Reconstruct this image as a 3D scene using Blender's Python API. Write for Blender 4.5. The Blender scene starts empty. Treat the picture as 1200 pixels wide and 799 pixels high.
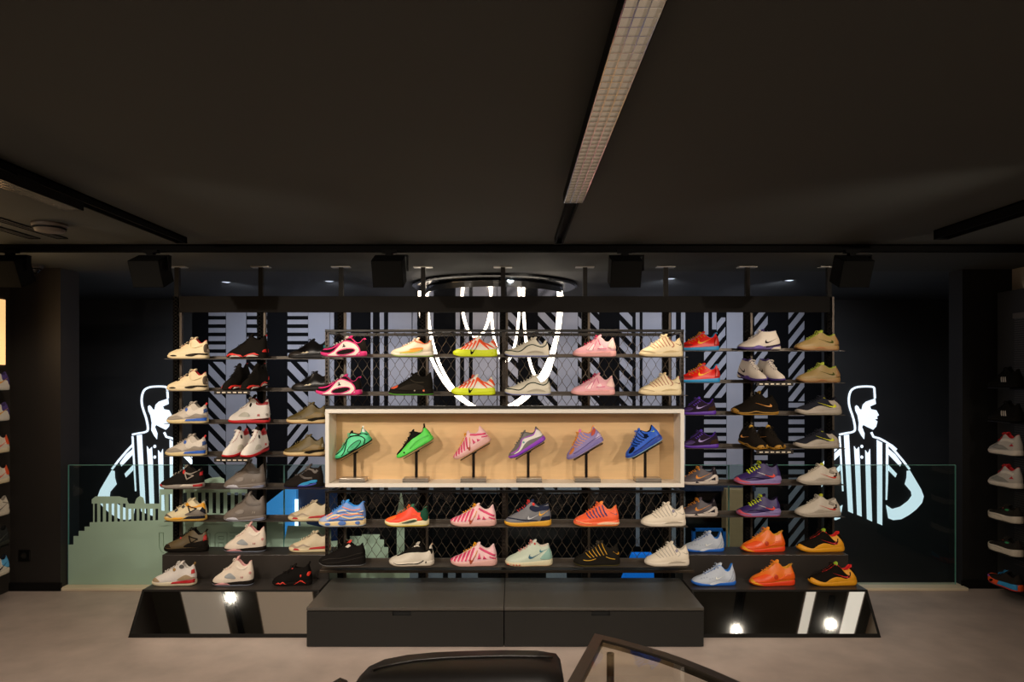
import bpy, bmesh, math, random
from mathutils import Vector, Matrix, Euler
from mathutils.bvhtree import BVHTree
from mathutils.geometry import tessellate_polygon

random.seed(7)
scene = bpy.context.scene
COL = scene.collection
PI = math.pi
F, CX, CY, EYE, HC = 800.0, 600.0, 439.0, 1.6, 0.79
CEIL = EYE + HC
def P(px, py, Y):
    """Point that the picture position (px, py) shows at distance Y from the camera."""
    return Vector(((px - CX) * Y / F, Y, EYE + (CY - py) * Y / F))
def X(px, Y): return (px - CX) * Y / F
def Z(py, Y): return EYE + (CY - py) * Y / F

# ------------------------------------------------------------------ materials
def lin(c): return c / 12.92 if c <= 0.04045 else ((c + 0.055) / 1.055) ** 2.4
def rgb(h):
    if isinstance(h, str):
        h = h.lstrip('#'); h = [int(h[i:i + 2], 16) / 255 for i in (0, 2, 4)]
    return tuple(lin(c) for c in h) + (1.0,)
_mats = {}
def mat(h, rough=0.5, metal=0.0, noise=0.12, scale=60.0, bump=0.0, spec=0.5, kind='', coat=0.0):
    key = (h, rough, metal, noise, scale, bump, spec, kind, coat)
    if key in _mats: return _mats[key]
    m = bpy.data.materials.new('material_' + str(h).strip('#') + '_' + str(len(_mats)))
    m.use_nodes = True
    nt = m.node_tree; N = nt.nodes; L = nt.links
    b = N['Principled BSDF']
    b.inputs['Roughness'].default_value = rough
    b.inputs['Metallic'].default_value = metal
    b.inputs['Specular IOR Level'].default_value = spec
    if coat: b.inputs['Coat Weight'].default_value = coat; b.inputs['Coat Roughness'].default_value = 0.15
    tc = N.new('ShaderNodeTexCoord')
    nz = N.new('ShaderNodeTexNoise'); nz.inputs['Scale'].default_value = scale; nz.inputs['Detail'].default_value = 4
    L.new(tc.outputs['Object'], nz.inputs['Vector'])
    mx = N.new('ShaderNodeMix'); mx.data_type = 'RGBA'
    c = rgb(h)
    mx.inputs['A'].default_value = tuple(max(0, v * (1 - noise)) for v in c[:3]) + (1,)
    mx.inputs['B'].default_value = tuple(min(1, v * (1 + noise)) for v in c[:3]) + (1,)
    L.new(nz.outputs['Fac'], mx.inputs['Factor']); L.new(mx.outputs['Result'], b.inputs['Base Color'])
    if bump:
        bp = N.new('ShaderNodeBump'); bp.inputs['Strength'].default_value = bump; bp.inputs['Distance'].default_value = 0.002
        L.new(nz.outputs['Fac'], bp.inputs['Height']); L.new(bp.outputs['Normal'], b.inputs['Normal'])
    if kind == 'wood':
        mp = N.new('ShaderNodeMapping'); mp.inputs['Scale'].default_value = (1.2, 8, 14)
        L.new(tc.outputs['Object'], mp.inputs['Vector']); L.new(mp.outputs['Vector'], nz.inputs['Vector'])
        nz.inputs['Scale'].default_value = 3; nz.inputs['Detail'].default_value = 8; nz.inputs['Distortion'].default_value = 0.6
    if kind == 'grid':
        ck = N.new('ShaderNodeTexBrick'); ck.inputs['Scale'].default_value = 60
        ck.inputs['Color1'].default_value = c; ck.inputs['Color2'].default_value = c
        ck.inputs['Mortar'].default_value = (0.002, 0.002, 0.002, 1); ck.inputs['Mortar Size'].default_value = 0.03
        mp = N.new('ShaderNodeMapping'); mp.inputs['Rotation'].default_value = (0, PI / 2, 0)
        L.new(tc.outputs['Object'], mp.inputs['Vector'])
        L.new(mp.outputs['Vector'], ck.inputs['Vector']); L.new(ck.outputs['Color'], b.inputs['Base Color'])
    _mats[key] = m
    return m
def emis(h, strength):
    key = ('emis', h, strength)
    if key in _mats: return _mats[key]
    m = bpy.data.materials.new('glow_' + str(h).strip('#') + '_' + str(len(_mats))); m.use_nodes = True
    b = m.node_tree.nodes['Principled BSDF']
    b.inputs['Base Color'].default_value = rgb(h)
    b.inputs['Emission Color'].default_value = rgb(h); b.inputs['Emission Strength'].default_value = strength
    _mats[key] = m
    return m
def glass_mat(h='#d9efe6', refl=0.10, tint=0.92):
    key = ('glass', h, refl, tint)
    if key in _mats: return _mats[key]
    m = bpy.data.materials.new('glass_' + str(len(_mats))); m.use_nodes = True
    nt = m.node_tree; N = nt.nodes; L = nt.links
    N.remove(N['Principled BSDF'])
    out = N['Material Output']
    tr = N.new('ShaderNodeBsdfTransparent'); c = rgb(h)
    tr.inputs['Color'].default_value = tuple(v * tint for v in c[:3]) + (1,)
    gl = N.new('ShaderNodeBsdfGlossy'); gl.inputs['Roughness'].default_value = 0.01
    fr = N.new('ShaderNodeFresnel'); fr.inputs['IOR'].default_value = 1.45
    ms = N.new('ShaderNodeMixShader')
    ge = N.new('ShaderNodeNewGeometry'); mm = N.new('ShaderNodeMath'); mm.operation = 'SUBTRACT'; mm.use_clamp = True
    L.new(fr.outputs['Fac'], mm.inputs[0]); L.new(ge.outputs['Backfacing'], mm.inputs[1]); L.new(mm.outputs['Value'], ms.inputs['Fac']); L.new(tr.outputs['BSDF'], ms.inputs[1]); L.new(gl.outputs['BSDF'], ms.inputs[2])
    L.new(ms.outputs['Shader'], out.inputs['Surface'])
    _mats[key] = m
    return m

BLACK = mat('#0e0c0a', 0.75, spec=.15)
BLACKM = mat('#1c1915', 0.42, 0.3)
POST = mat('#17130f', 0.6, 0.3, spec=.25)
RAIL = mat('#4a423a', 0.45, 0.4)

# ------------------------------------------------------------------ mesh helper
class MB:
    def __init__(self): self.v, self.f, self.mi = [], [], []
    def add(self, verts, faces, mi=0):
        o = len(self.v); self.v += [tuple(v) for v in verts]
        self.f += [tuple(i + o for i in f) for f in faces]; self.mi += [mi] * len(faces)
        return self
    def box(self, x0, x1, y0, y1, z0, z1, mi=0, M=None):
        v = [Vector(p) for p in ((x0, y0, z0), (x1, y0, z0), (x1, y1, z0), (x0, y1, z0), (x0, y0, z1), (x1, y0, z1), (x1, y1, z1), (x0, y1, z1))]
        if M is not None: v = [M @ p for p in v]
        return self.add(v, [(0, 3, 2, 1), (4, 5, 6, 7), (0, 1, 5, 4), (1, 2, 6, 5), (2, 3, 7, 6), (3, 0, 4, 7)], mi)
    def prism(self, pts, ext, mi=0):
        """Extrude a planar polygon (3-D points) by the vector ext."""
        pts = [Vector(p) for p in pts]; ext = Vector(ext); n = len(pts)
        nrm = Vector((0, 0, 0))
        for i in range(n): nrm += pts[i].cross(pts[(i + 1) % n])
        if nrm.dot(ext) > 0: pts = pts[::-1]
        tris = tessellate_polygon([pts])
        # orient triangles outward (away from ext)
        ref = -ext
        fr, bk = [], []
        for a, b, c in tris:
            if (pts[b] - pts[a]).cross(pts[c] - pts[a]).dot(ref) < 0: a, b, c = a, c, b
            fr.append((a, b, c)); bk.append((a + n, c + n, b + n))
        side = []
        for i in range(n):
            j = (i + 1) % n; side.append((i, i + n, j + n, j))
        return self.add(pts + [p + ext for p in pts], fr + bk + side, mi)
    def tube(self, pts, r, n=6, mi=0, closed=False, cap=True, flat=None):
        pts = [Vector(p) for p in pts]; k = len(pts); rings = []
        rr = r if isinstance(r, (list, tuple)) else [r] * k
        prev = None
        for i, p in enumerate(pts):
            if closed: t = pts[(i + 1) % k] - pts[i - 1]
            else: t = pts[min(i + 1, k - 1)] - pts[max(i - 1, 0)]
            if t.length < 1e-9: t = Vector((0, 0, 1))
            t.normalize()
            if prev is None:
                a = Vector((0, 0, 1)) if abs(t.z) < 0.9 else Vector((0, 1, 0))
                u = t.cross(a).normalized()
            else:
                u = (prev - t * prev.dot(t))
                u = u.normalized() if u.length > 1e-6 else t.orthogonal().normalized()
            prev = u; w = t.cross(u)
            rings.append([p + (u * math.cos(2 * PI * j / n) + w * math.sin(2 * PI * j / n)) * rr[i] for j in range(n)])
        v = [q for ring in rings for q in ring]; f = []
        for i in range(k if closed else k - 1):
            a, b = i * n, ((i + 1) % k) * n
            for j in range(n): f.append((a + j, b + j, b + (j + 1) % n, a + (j + 1) % n)[::-1])
        if cap and not closed:
            f.append(tuple(range(n))); f.append(tuple(reversed(range((k - 1) * n, k * n))))
        return self.add(v, f, mi)
    def lathe(self, prof, n=24, mi=0, M=None):
        """prof: list of (r, z); revolved round z."""
        v = []
        for r, z in prof: v += [Vector((r * math.cos(2 * PI * j / n), r * math.sin(2 * PI * j / n), z)) for j in range(n)]
        if M is not None: v = [M @ p for p in v]
        f = []
        for i in range(len(prof) - 1):
            for j in range(n): f.append((i * n + j, i * n + (j + 1) % n, (i + 1) * n + (j + 1) % n, (i + 1) * n + j))
        f.append(tuple(reversed(range(n)))); f.append(tuple(range((len(prof) - 1) * n, len(prof) * n)))
        return self.add(v, f, mi)
    def mesh(self, name):
        me = bpy.data.meshes.new(name); me.from_pydata(self.v, [], self.f)
        if any(self.mi): me.polygons.foreach_set('material_index', self.mi)
        me.update(); return me
    def build(self, name, m, parent=None, smooth=False, bevel=0.0, loc=None):
        me = self.mesh(name)
        for q in (m if isinstance(m, (list, tuple)) else [m]): me.materials.append(q)
        if smooth: me.polygons.foreach_set('use_smooth', [True] * len(me.polygons))
        o = bpy.data.objects.new(name, me); COL.objects.link(o)
        if parent: o.parent = parent
        if loc is not None:
            o.location = loc
        if bevel:
            b = o.modifiers.new('bevel', 'BEVEL'); b.width = bevel; b.segments = 2; b.limit_method = 'ANGLE'
        return o
def tag(o, label=None, cat=None, group=None, kind=None):
    if label: o['label'] = label
    if cat: o['category'] = cat
    if group: o['group'] = group
    if kind: o['kind'] = kind
    return o
def empty(name, loc=(0, 0, 0), label=None, cat=None, group=None, rz=0):
    o = bpy.data.objects.new(name, None); COL.objects.link(o); o.empty_display_size = 0.05
    o.location = loc; o.rotation_euler = (0, 0, rz)
    return tag(o, label, cat, group)
def struct(name, mb, m, **k): return tag(mb.build(name, m, **k), kind='structure')

# ------------------------------------------------------------------ camera
cam = bpy.data.cameras.new('camera'); cam.lens = 24.0; cam.sensor_width = 36.0; cam.sensor_fit = 'HORIZONTAL'
cam.shift_y = (CY - 399.5) / 1200.0
cam.clip_start = 0.05
camo = bpy.data.objects.new('camera', cam); COL.objects.link(camo)
camo.location = (0, 0, EYE); camo.rotation_euler = (PI / 2, 0, 0)
scene.camera = camo

# ------------------------------------------------------------------ the room
YG = 5.14          # glass balustrade line
YB = 7.2           # wall behind the void
XL, XR = -3.72, 3.75
LOW = -1.3
floor_m = mat('#b3a298', 0.5, noise=0.3, scale=5, bump=0.05)
ceil_m = mat('#343530', 0.85, noise=0.05, scale=3)
dark_m = mat('#191714', 0.6, noise=0.1, scale=4)
navy_m = mat('#2e2e30', 0.7, noise=0.1, scale=4)
VX = 5.3            # half width of the void behind the glass
struct('floor', MB().box(XL - .1, XR + .1, -3.0, YG + .03, -0.2, 0), floor_m)
struct('floor_lower', MB().box(-VX, VX, YG + .06, YB, LOW - .1, LOW), navy_m)
struct('ceiling', MB().box(XL - .1, XR + .1, -3.0, 5.22, CEIL, CEIL + .1), ceil_m)
struct('ceiling_back', MB().box(-VX, VX, 5.22, YB, CEIL, CEIL + .1), mat('#2b2b2d', 0.7, noise=.05))
struct('wall_back', MB().box(-VX, VX, YB, YB + .1, LOW - .1, CEIL + .1), navy_m)
struct('wall_left', MB().box(XL - .1, XL, -3.0, 5.3, 0, CEIL + .1), mat('#2b2621', 0.7, noise=.1))
struct('wall_right', MB().box(XR, XR + .1, -3.0, 5.3, 0, CEIL + .1), mat('#a39788', 0.7, noise=.1))
struct('wall_front', MB().box(XL - .1, XR + .1, -3.1, -3.0, 0, CEIL + .1), mat('#4a443e', 0.7, noise=.1))
# dark piers either side of the void
xa = X(75, 5.1); xb = X(1130, 5.1); xc = X(1176, 5.1)
struct('wall_left_pier', MB().box(XL, xa, 5.06, 5.28, 0, CEIL), mat('#241f1b', 0.6, noise=.1))
struct('wall_right_pier', MB().box(xb, XR, 5.12, 5.28, 0, CEIL), mat('#131211', 0.6, noise=.1))
struct('baseboard_left', MB().box(XL, xa + .012, 5.045, 5.06, 0, .06), BLACK)
struct('baseboard_right', MB().box(xb - .012, XR, 5.105, 5.12, 0, .06), BLACK)
# edge of the floor opening: pale timber sill that the glass stands in
struct('trim_1', MB().box(xa, xb, YG - .09, YG + .05, 0.0, .022), mat('#e2d2b4', 0.5, kind='wood'), bevel=.004)
struct('trim_2', MB().box(-VX, VX, YG + .03, YG + .06, LOW, 0.0), dark_m)
struct('wall_void_left', MB().box(-VX - .1, -VX, 5.2, YB, LOW, CEIL + .1), navy_m)
struct('wall_void_right', MB().box(VX, VX + .1, 5.2, YB, LOW, CEIL + .1), navy_m)

# ---- striped graphic on the back wall: black board with pale bars standing 1.5 mm proud
def clip_poly(poly, x0, x1, z0, z1):
    def cut(pts, inside, inter):
        out = []
        for i in range(len(pts)):
            a, b = pts[i - 1], pts[i]
            ia, ib = inside(a), inside(b)
            if ib:
                if not ia: out.append(inter(a, b))
                out.append(b)
            elif ia: out.append(inter(a, b))
        return out
    def ix(x): return lambda a, b: (x, a[1] + (b[1] - a[1]) * (x - a[0]) / (b[0] - a[0]))
    def iz(z): return lambda a, b: (a[0] + (b[0] - a[0]) * (z - a[1]) / (b[1] - a[1]), z)
    for ins, it in ((lambda p: p[0] >= x0, ix(x0)), (lambda p: p[0] <= x1, ix(x1)), (lambda p: p[1] >= z0, iz(z0)), (lambda p: p[1] <= z1, iz(z1))):
        poly = cut(poly, ins, it)
        if len(poly) < 3: return []
    return poly
gb = MB()
gx0, gx1 = 226, 962
gb.box(X(gx0, YB), X(gx1, YB), YB - .012, YB - .001, Z(690, YB), Z(352, YB), 0)
def pale(poly):
    pts = [P(a, b, YB - .0125) for a, b in poly]
    gb.prism(pts, (0, -.0025, 0), 1)
def col(x0, x1, segs):
    for kind, y0, y1, *r in segs:
        ph = r[0] if r else 0
        if kind == 's': pale([(x0, y0), (x1, y0), (x1, y1), (x0, y1)])
        elif kind == 'h':
            y = y0 + ph
            while y < y1:
                q = clip_poly([(x0, y), (x1, y), (x1, y + 5.4), (x0, y + 5.4)], x0, x1, y0, y1)
                if q: pale(q)
                y += 9.75
        else:
            s = 1.05 if kind == 'd' else -1.25        # d: falls to the right, u: rises to the right
            per, th = (19.5, 11.5) if kind == 'd' else (17.0, 9.6)
            w = (x1 - x0) * s
            y = y0 - abs(w) - per + ph
            while y < y1 + abs(w):
                q = clip_poly([(x0, y), (x1, y + w), (x1, y + w + th), (x0, y + th)], x0, x1, y0, y1)
                if len(q) > 2: pale(q)
                y += per
LB, RB = 640, 650
col(244.5, 264.5, [('h', 352, 419, 3), ('d', 424, 560, 4)]); col(265, 288.5, [('s', 352, 580)])
col(289.5, 313, [('h', 352, 419, 3), ('d', 424, 560, 9)])
col(337, 361, [('h', 352, 419, 3), ('d', 424, 497, 2), ('u', 497, 580, 0)]); col(361.3, 386.5, [('s', 352, 590)]); col(387, 391.5, [('s', 352, 590)])
for a, b in ((405.5, 411), (434.5, 437), (445, 450), (455, 482.5), (483.5, 489), (503, 508), (534, 539), (544, 549.5), (554, 582), (583, 588)): col(a, b, [('s', 352, 578)])
col(594, 607, [('d', 352, 578, 3)]); col(630.5, 653, [('d', 352, 578, 10)]); col(653.4, 677, [('s', 352, 578)])
col(677.5, 702, [('d', 352, 578, 5)]); col(726, 741, [('d', 352, 478, 0)]); col(745, 749.5, [('s', 352, 640)]); col(753, 781, [('s', 352, 578)])
for a, b in ((787, 792), (798, 803)): col(a, b, [('s', 352, 650)])
col(825, 830, [('s', 352, 392)]); col(834.5, 839.5, [('s', 352, 386)]); col(840, 850, [('u', 372, 395, 2)])
col(825, 851, [('u', 395, 466, 0), ('h', 467, 572, 5)]); col(851.5, 875.5, [('s', 352, 572)])
col(884, 899.5, [('u', 352, 470, 6), ('h', 471, 571, 4), ('s', 571, 590), ('u', 592, 640, 3)])
col(924, 942.5, [('u', 352, 470, 2), ('h', 471, 566, 1), ('u', 566, 650, 4)])
for a, b in ((455, 474), (477, 490), (498, 519), (525, 534), (541, 560), (640, 664)): col(a, b, [('s', 655, 688)])
graphic = gb.build('wall_graphic', [mat('#0a0a0d', 0.85, spec=.08), mat('#93939f', 0.75, noise=.05, scale=8, spec=.2)])
tag(graphic, 'black and pale lavender striped graphic covering the wall behind the shelving', 'wall graphic')

# things standing against the far wall, seen below the graphic through the glass
b1 = MB().prism([P(312, 590, 7.0), P(332, 574, 7.0), P(347, 574, 7.0), P(347, 660, 7.0), P(312, 660, 7.0)], (0, .08, 0)).build('glowing_blue_banner', emis('#3f8fd8', .45))  # glow added to brighten the banner, which is no lamp
tag(b1, 'blue hanging banner with added glow seen through the glass beside the grey high-tops', 'banner')
MB().box(X(345.8, 6.98), X(349.2, 6.98), 6.97, 6.99, Z(628, 6.98), Z(585, 6.98)).build('lit_strip', emis('#e8f2ff', 2.0), b1)['label'] = 'white lit strip on the banner edge'
b2 = MB().box(X(349.5, 7.0), X(396, 7.0), 7.0, 7.08, Z(668, 7.0), Z(572, 7.0)).build('navy_banner', mat('#1b2f58', .5, noise=.25, scale=3))
tag(b2, 'navy panel seen through the glass next to the bright blue banner', 'panel')
b3 = MB().box(X(849, 6.9), X(877, 6.9), 6.84, 7.0, LOW, Z(572, 6.9)).build('timber_column', mat('#b3906a', .5, kind='wood'), bevel=.005)
tag(b3, 'tan timber column behind the glass above the orange sneakers', 'column')
b4 = empty('blue_gondola', (X(829, 6.7), 6.7, LOW), 'blue framed stand behind the glass above the pale blue sneakers', 'display stand')
fr_ = MB()
fx0, fx1, fz0, fz1 = X(811, 6.7) - b4.location.x, X(850, 6.7) - b4.location.x, Z(650, 6.7) - LOW, Z(619, 6.7) - LOW
fr_.box(fx0, fx1, -.02, .02, fz1 - .025, fz1); fr_.box(fx0, fx0 + .03, -.02, .02, 0, fz1); fr_.box(fx1 - .03, fx1, -.02, .02, 0, fz1)
fr_.build('frame', mat('#1e63b4', .4), b4)
MB().box(fx0 + .03, fx1 - .03, .0, .015, 0, fz1 - .03).build('back_panel', mat('#22262f', .5), b4)
b5 = MB().prism([P(742, 650, 6.5), P(765, 650, 6.5), P(768, 700, 6.5), P(722, 700, 6.5)], (0, .1, 0)).build('glowing_blue_plinth', emis('#1273e0', .4))  # brightness of this panel comes from an added glow
tag(b5, 'vivid blue panel with added glow low behind the white sneakers and the lower wire mesh', 'panel')
struct('beam_back', MB().box(X(802, 6.95), X(885, 6.95), 6.93, 7.17, Z(575, 6.95), Z(570, 6.95)), mat('#0c1c3c', .5))

# ---- glowing referee figures on the back wall
def figure(cx, name, label, with_left=True):
    root = empty(name, (X(cx, YB), YB - .03, Z(612, YB)), label, 'sign', 'glowing referee signs on the dark wall')
    glow = emis('#e4f1ff', .95)
    def W(q): return [Vector((a * YB / F, 0, (612 - b) * YB / F)) for a, b in q]
    def z7(q): return [(790 + a / 3.996 - 1012, 370 + b / 3.996) for a, b in q]
    def z8(q): return [(960 + a / 2.959 - 1012, 430 + b / 2.959) for a, b in q]
    def mir(q): return [(1 - a, b) for a, b in q]
    def piece(name, polys):
        m = MB()
        for q in polys: m.prism([p + Vector((0, .02, 0)) for p in W(q)], (0, .008, 0))
        return m.build(name, glow, root)
    def stroke(q, w):
        q = [Vector((a, b)) for a, b in q]; l, r = [], []
        for i, p in enumerate(q):
            t = (q[min(i + 1, len(q) - 1)] - q[max(i - 1, 0)]).normalized(); n = Vector((-t.y, t.x)) * w / 2
            l.append(p + n); r.append(p - n)
        return [[tuple(l[i]), tuple(l[i + 1]), tuple(r[i + 1]), tuple(r[i])] for i in range(len(q) - 1)]
    def smooth_line(pts):
        out = []
        for i in range(len(pts) - 1):
            p0, p1, p2, p3 = Vector(pts[max(i - 1, 0)]), Vector(pts[i]), Vector(pts[i + 1]), Vector(pts[min(i + 2, len(pts) - 1)])
            for k in range(3):
                t = k / 3
                out.append(.5 * ((2 * p1) + (p2 - p0) * t + (2 * p0 - 5 * p1 + 4 * p2 - p3) * t * t + (3 * p1 - p0 - 3 * p2 + p3) * t ** 3))
        return out + [Vector(pts[-1])]
    hair = z7([(772, 556), (800, 550), (836, 543), (846, 527), (838, 480), (820, 425), (817, 385), (826, 352), (848, 336), (880, 331), (915, 331), (934, 336), (937, 355), (939, 386)])
    piece('hair_outline', stroke([tuple(q) for q in smooth_line(hair)], 2.2))
    piece('face', [z7([(846, 425), (852, 419), (860, 424), (868, 437), (877, 440), (882, 417), (897, 402), (940, 387), (943, 412), (916, 424), (920, 437), (945, 442), (957, 465), (947, 472), (951, 481), (938, 485), (950, 494), (944, 518), (930, 533), (905, 521), (884, 510), (878, 520), (890, 550), (888, 577), (875, 560), (862, 535), (864, 500), (858, 465), (848, 445)])])
    piece('collar_outline', stroke(z7([(922, 545), (932, 566), (960, 574), (987, 588)]), 2.4) + stroke(z7([(987, 588), (1020, 608), (1040, 626)]), 2.0))
    piece('shirt_stripe', [z8([(67, 240), (73, 240), (83, 430), (79, 430)])])
    piece('shirt_stripe', [z8([(85, 236), (102, 234), (116, 507), (100, 500)])])
    piece('shirt_stripe', [z8([(120, 274), (128, 286), (137, 277), (140, 330), (146, 518), (131, 512), (124, 340)])])
    piece('shirt_stripe', [z8([(159, 288), (168, 300), (175, 284), (177, 380), (182, 535), (165, 527)])])
    piece('shirt_stripe', [z8([(199, 252), (217, 262), (217, 548), (201, 541)])])
    piece('shirt_stripe', [z8([(231, 265), (239, 270), (237, 400), (234, 460), (230, 460)])])
    for by in (275, 312):
        c = z8([(147, by)])[0]
        piece('button', [[(c[0] + 1.5 * math.cos(k * PI / 6), c[1] + 1.9 * math.sin(k * PI / 6)) for k in range(12)]])
    sl = stroke(z8([(239, 268), (262, 292), (290, 325), (312, 354)]), 2.2)
    s1 = [z8([(240, 284), (262, 302), (284, 332), (279, 344), (240, 303)])]
    s2 = [z8([(240, 340), (268, 370), (263, 382), (239, 358)])]
    arm = [z8([(303, 360), (313, 358), (332, 390), (352, 424), (361, 448), (355, 470), (336, 492), (310, 512), (283, 527), (255, 530), (239, 524), (231, 478), (252, 492), (280, 484), (307, 464), (320, 446), (318, 432), (296, 406), (302, 384)])]
    piece('sleeve_outline', sl); piece('sleeve_stripe', s1); piece('sleeve_stripe', s2); piece('arm', arm)
    if with_left:
        f = lambda L: [mir(q) for q in L]
        piece('sleeve_outline', f(sl)); piece('sleeve_stripe', f(s1)); piece('sleeve_stripe', f(s2)); piece('arm', f(arm))
    return root
figure(1012, 'referee_sign', 'glowing white referee silhouette sign on dark wall beside the orange and yellow sneakers')
figure(184, 'referee_sign', 'glowing white referee silhouette sign behind the green skyline film on the glass')

# ---- glass balustrade with the green skyline film
gm = glass_mat('#e9f3ef', tint=.95)
edge_m = mat('#79b3a6', .2, noise=.02)
zt, zbm = Z(545, YG), .012
joints = [80, 333, 594, 854, 1120]
descs = ['glass balustrade with green skyline film in front of the white referee sign',
         'glass balustrade panel with green film silhouettes in front of the blue banner',
         'clear glass balustrade panel behind the lower wire mesh and the white sneakers',
         'clear glass balustrade panel in front of the referee sign beside the yellow sneakers']
panels = []
for k in range(4):
    x0, x1 = X(joints[k], YG) + .004, X(joints[k + 1], YG) - .004
    g = empty('glass_balustrade', ((x0 + x1) / 2, YG, 0), descs[k], 'glass panel', 'glass balustrade panels behind the shelving')
    h = (x1 - x0) / 2
    MB().box(-h, h, -.006, .006, zbm, zt).build('pane', gm, g)
    MB().box(-h, h, -.0061, .0061, zt, zt + .003).box(-h - .002, -h, -.006, .006, zbm, zt).box(h, h + .002, -.006, .006, zbm, zt).build('polished_edge', edge_m, g)
    panels.append((g, x0, x1))
film_m = mat('#a9c6b2', .55, noise=.06, scale=3)
def film(k, polys, holes=()):
    g, x0, x1 = panels[k]; m = MB()
    for i_, q in enumerate(polys):
        pts = []
        for a, b in q:
            p = P(a, b, YG - .0075); pts.append((min(max(p.x, x0), x1) - g.location.x, -.0065 - .00012 * i_, max(p.z, .024)))
        m.prism(pts, (0, .0001, 0))
    o = m.build('skyline_film', film_m, g); o['label'] = 'matt green skyline film'
    return o
def colonnade(x0, x1, top, slot_top, slot_bot, n, wid, bumps=()):
    """wall with n upright slots between x0 and x1"""
    out = [[(x0, top), (x1, top), (x1, slot_top), (x0, slot_top)]]
    per = (x1 - x0) / n
    for i in range(n + 1):
        c = x0 + i * per; w = per - wid
        a, b = max(x0, c - w / 2), min(x1, c + w / 2)
        out.append([(a, slot_top), (b, slot_top), (b, slot_bot), (a, slot_bot)])
    return out
fA = [[(80, 638), (86, 638), (86, 628), (92, 628), (92, 622), (99, 622), (99, 617), (105, 617), (105, 612), (232, 608), (334, 609), (334, 690), (80, 690)]]
fA += colonnade(109, 149, 583.5, 590, 618, 6, 3.0) + [[(107.5, 585), (112, 581.5), (140, 581.5), (148, 584), (151, 590), (107.5, 590)]]
fA += colonnade(149, 187, 590, 596, 612, 6, 3.2) + [[(158, 590), (160, 584), (164, 581), (168, 583), (170, 590)]]
fA += colonnade(187, 290, 573, 577, 604, 12, 4.2) + [[(187, 578), (190, 574), (238, 571), (238, 563), (246, 560), (258, 558.5), (263, 561), (264, 573), (187, 580)]]
fA += [[(187, 598), (290, 603), (290, 612), (187, 616)]]
film(0, fA)
fB = [[(333, 690), (333, 640), (326, 634), (337, 616), (352, 616), (352, 608), (356, 606), (360, 614), (388, 620), (388, 634), (410, 632), (410, 628), (424, 628), (424, 690)],
      [(428, 690), (428, 626), (445, 626), (445, 632), (450, 632), (450, 641), (455, 641), (455, 690)],
      [(424, 634), (424, 626), (428, 626), (428, 690), (424, 690)],
      [(465, 690), (465, 603), (464, 601), (466, 597), (470, 574), (474, 597), (475, 601), (474, 603), (474, 690)],
      [(333, 664), (480, 664), (480, 690), (333, 690)]]
film(1, fB)
lm = MB(); g0 = panels[0][0]
def letter(strokes, w=.6):
    for s in strokes:
        pts = [P(a, b, YG - .0105) - g0.location for a, b in s]
        for p in pts: p.y = -.0105
        lm.tube(pts, .0016, 4)
letter([[(186.5, 624), (186.5, 641), (189, 646), (192, 648)], [(191.5, 624), (191.5, 640), (194, 643)], [(186.5, 624), (191.5, 624)]])
letter([[(240, 624), (246, 625), (246, 641)], [(243, 629), (243, 641)]])
letter([[(252, 641), (252, 626), (255, 624), (266, 624), (266, 641)], [(256, 641), (256, 636), (262, 636), (262, 641)], [(256, 628.5), (262, 628.5), (262, 632), (256, 632), (256, 628.5)]])
letter([[(269, 624), (279, 624), (281, 626), (281, 632), (279, 634)], [(269, 628), (277, 628), (277, 631), (270, 631)]])
lo = lm.build('film_lettering', mat('#6f8a6d', .6), g0); lo['label'] = 'faint outlined letters in the green film'
# ------------------------------------------------------------------ ceiling tracks and luminaires
def rail_thing(name, x0, x1, y0, y1, label, group=None, h=.035):
    m = MB(); x, y = (x0 + x1) / 2, (y0 + y1) / 2
    along_x = (x1 - x0) > (y1 - y0)
    t = empty(name, (x, y, CEIL), label, 'lighting track', group)
    a, b = (x1 - x0) / 2, (y1 - y0) / 2
    if along_x:
        m.box(-a, a, -b, b, -.008, 0); m.box(-a, a, -b, -b + .009, -h, 0); m.box(-a, a, b - .009, b, -h, 0)
        c = MB().box(-a, -a + .02, -b, b, -h - .001, 0).box(a - .02, a, -b, b, -h - .001, 0)
    else:
        m.box(-a, a, -b, b, -.008, 0); m.box(-a, -a + .009, -b, b, -h, 0); m.box(a - .009, a, -b, b, -h, 0)
        c = MB().box(-a, a, -b, -b + .02, -h - .001, 0).box(-a, a, b - .02, b, -h - .001, 0)
    m.build('channel', mat('#070605', .85, spec=.08), t); c.build('end_cap', mat('#070605', .85, spec=.08), t)
    return t
YT = 4.16
rail_thing('lighting_track', XL, XR, YT - .024, YT + .024, 'long black lighting track crossing the whole ceiling in front of the shelving', h=.042)
rail_thing('lighting_track', .245, .295, -1.5, 3.95, 'black track carrying the long louvred light in the middle of the ceiling')
rail_thing('lighting_track', -1.93, -1.87, -1.5, 3.93, 'black track on the ceiling beside the smoke detector')
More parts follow.
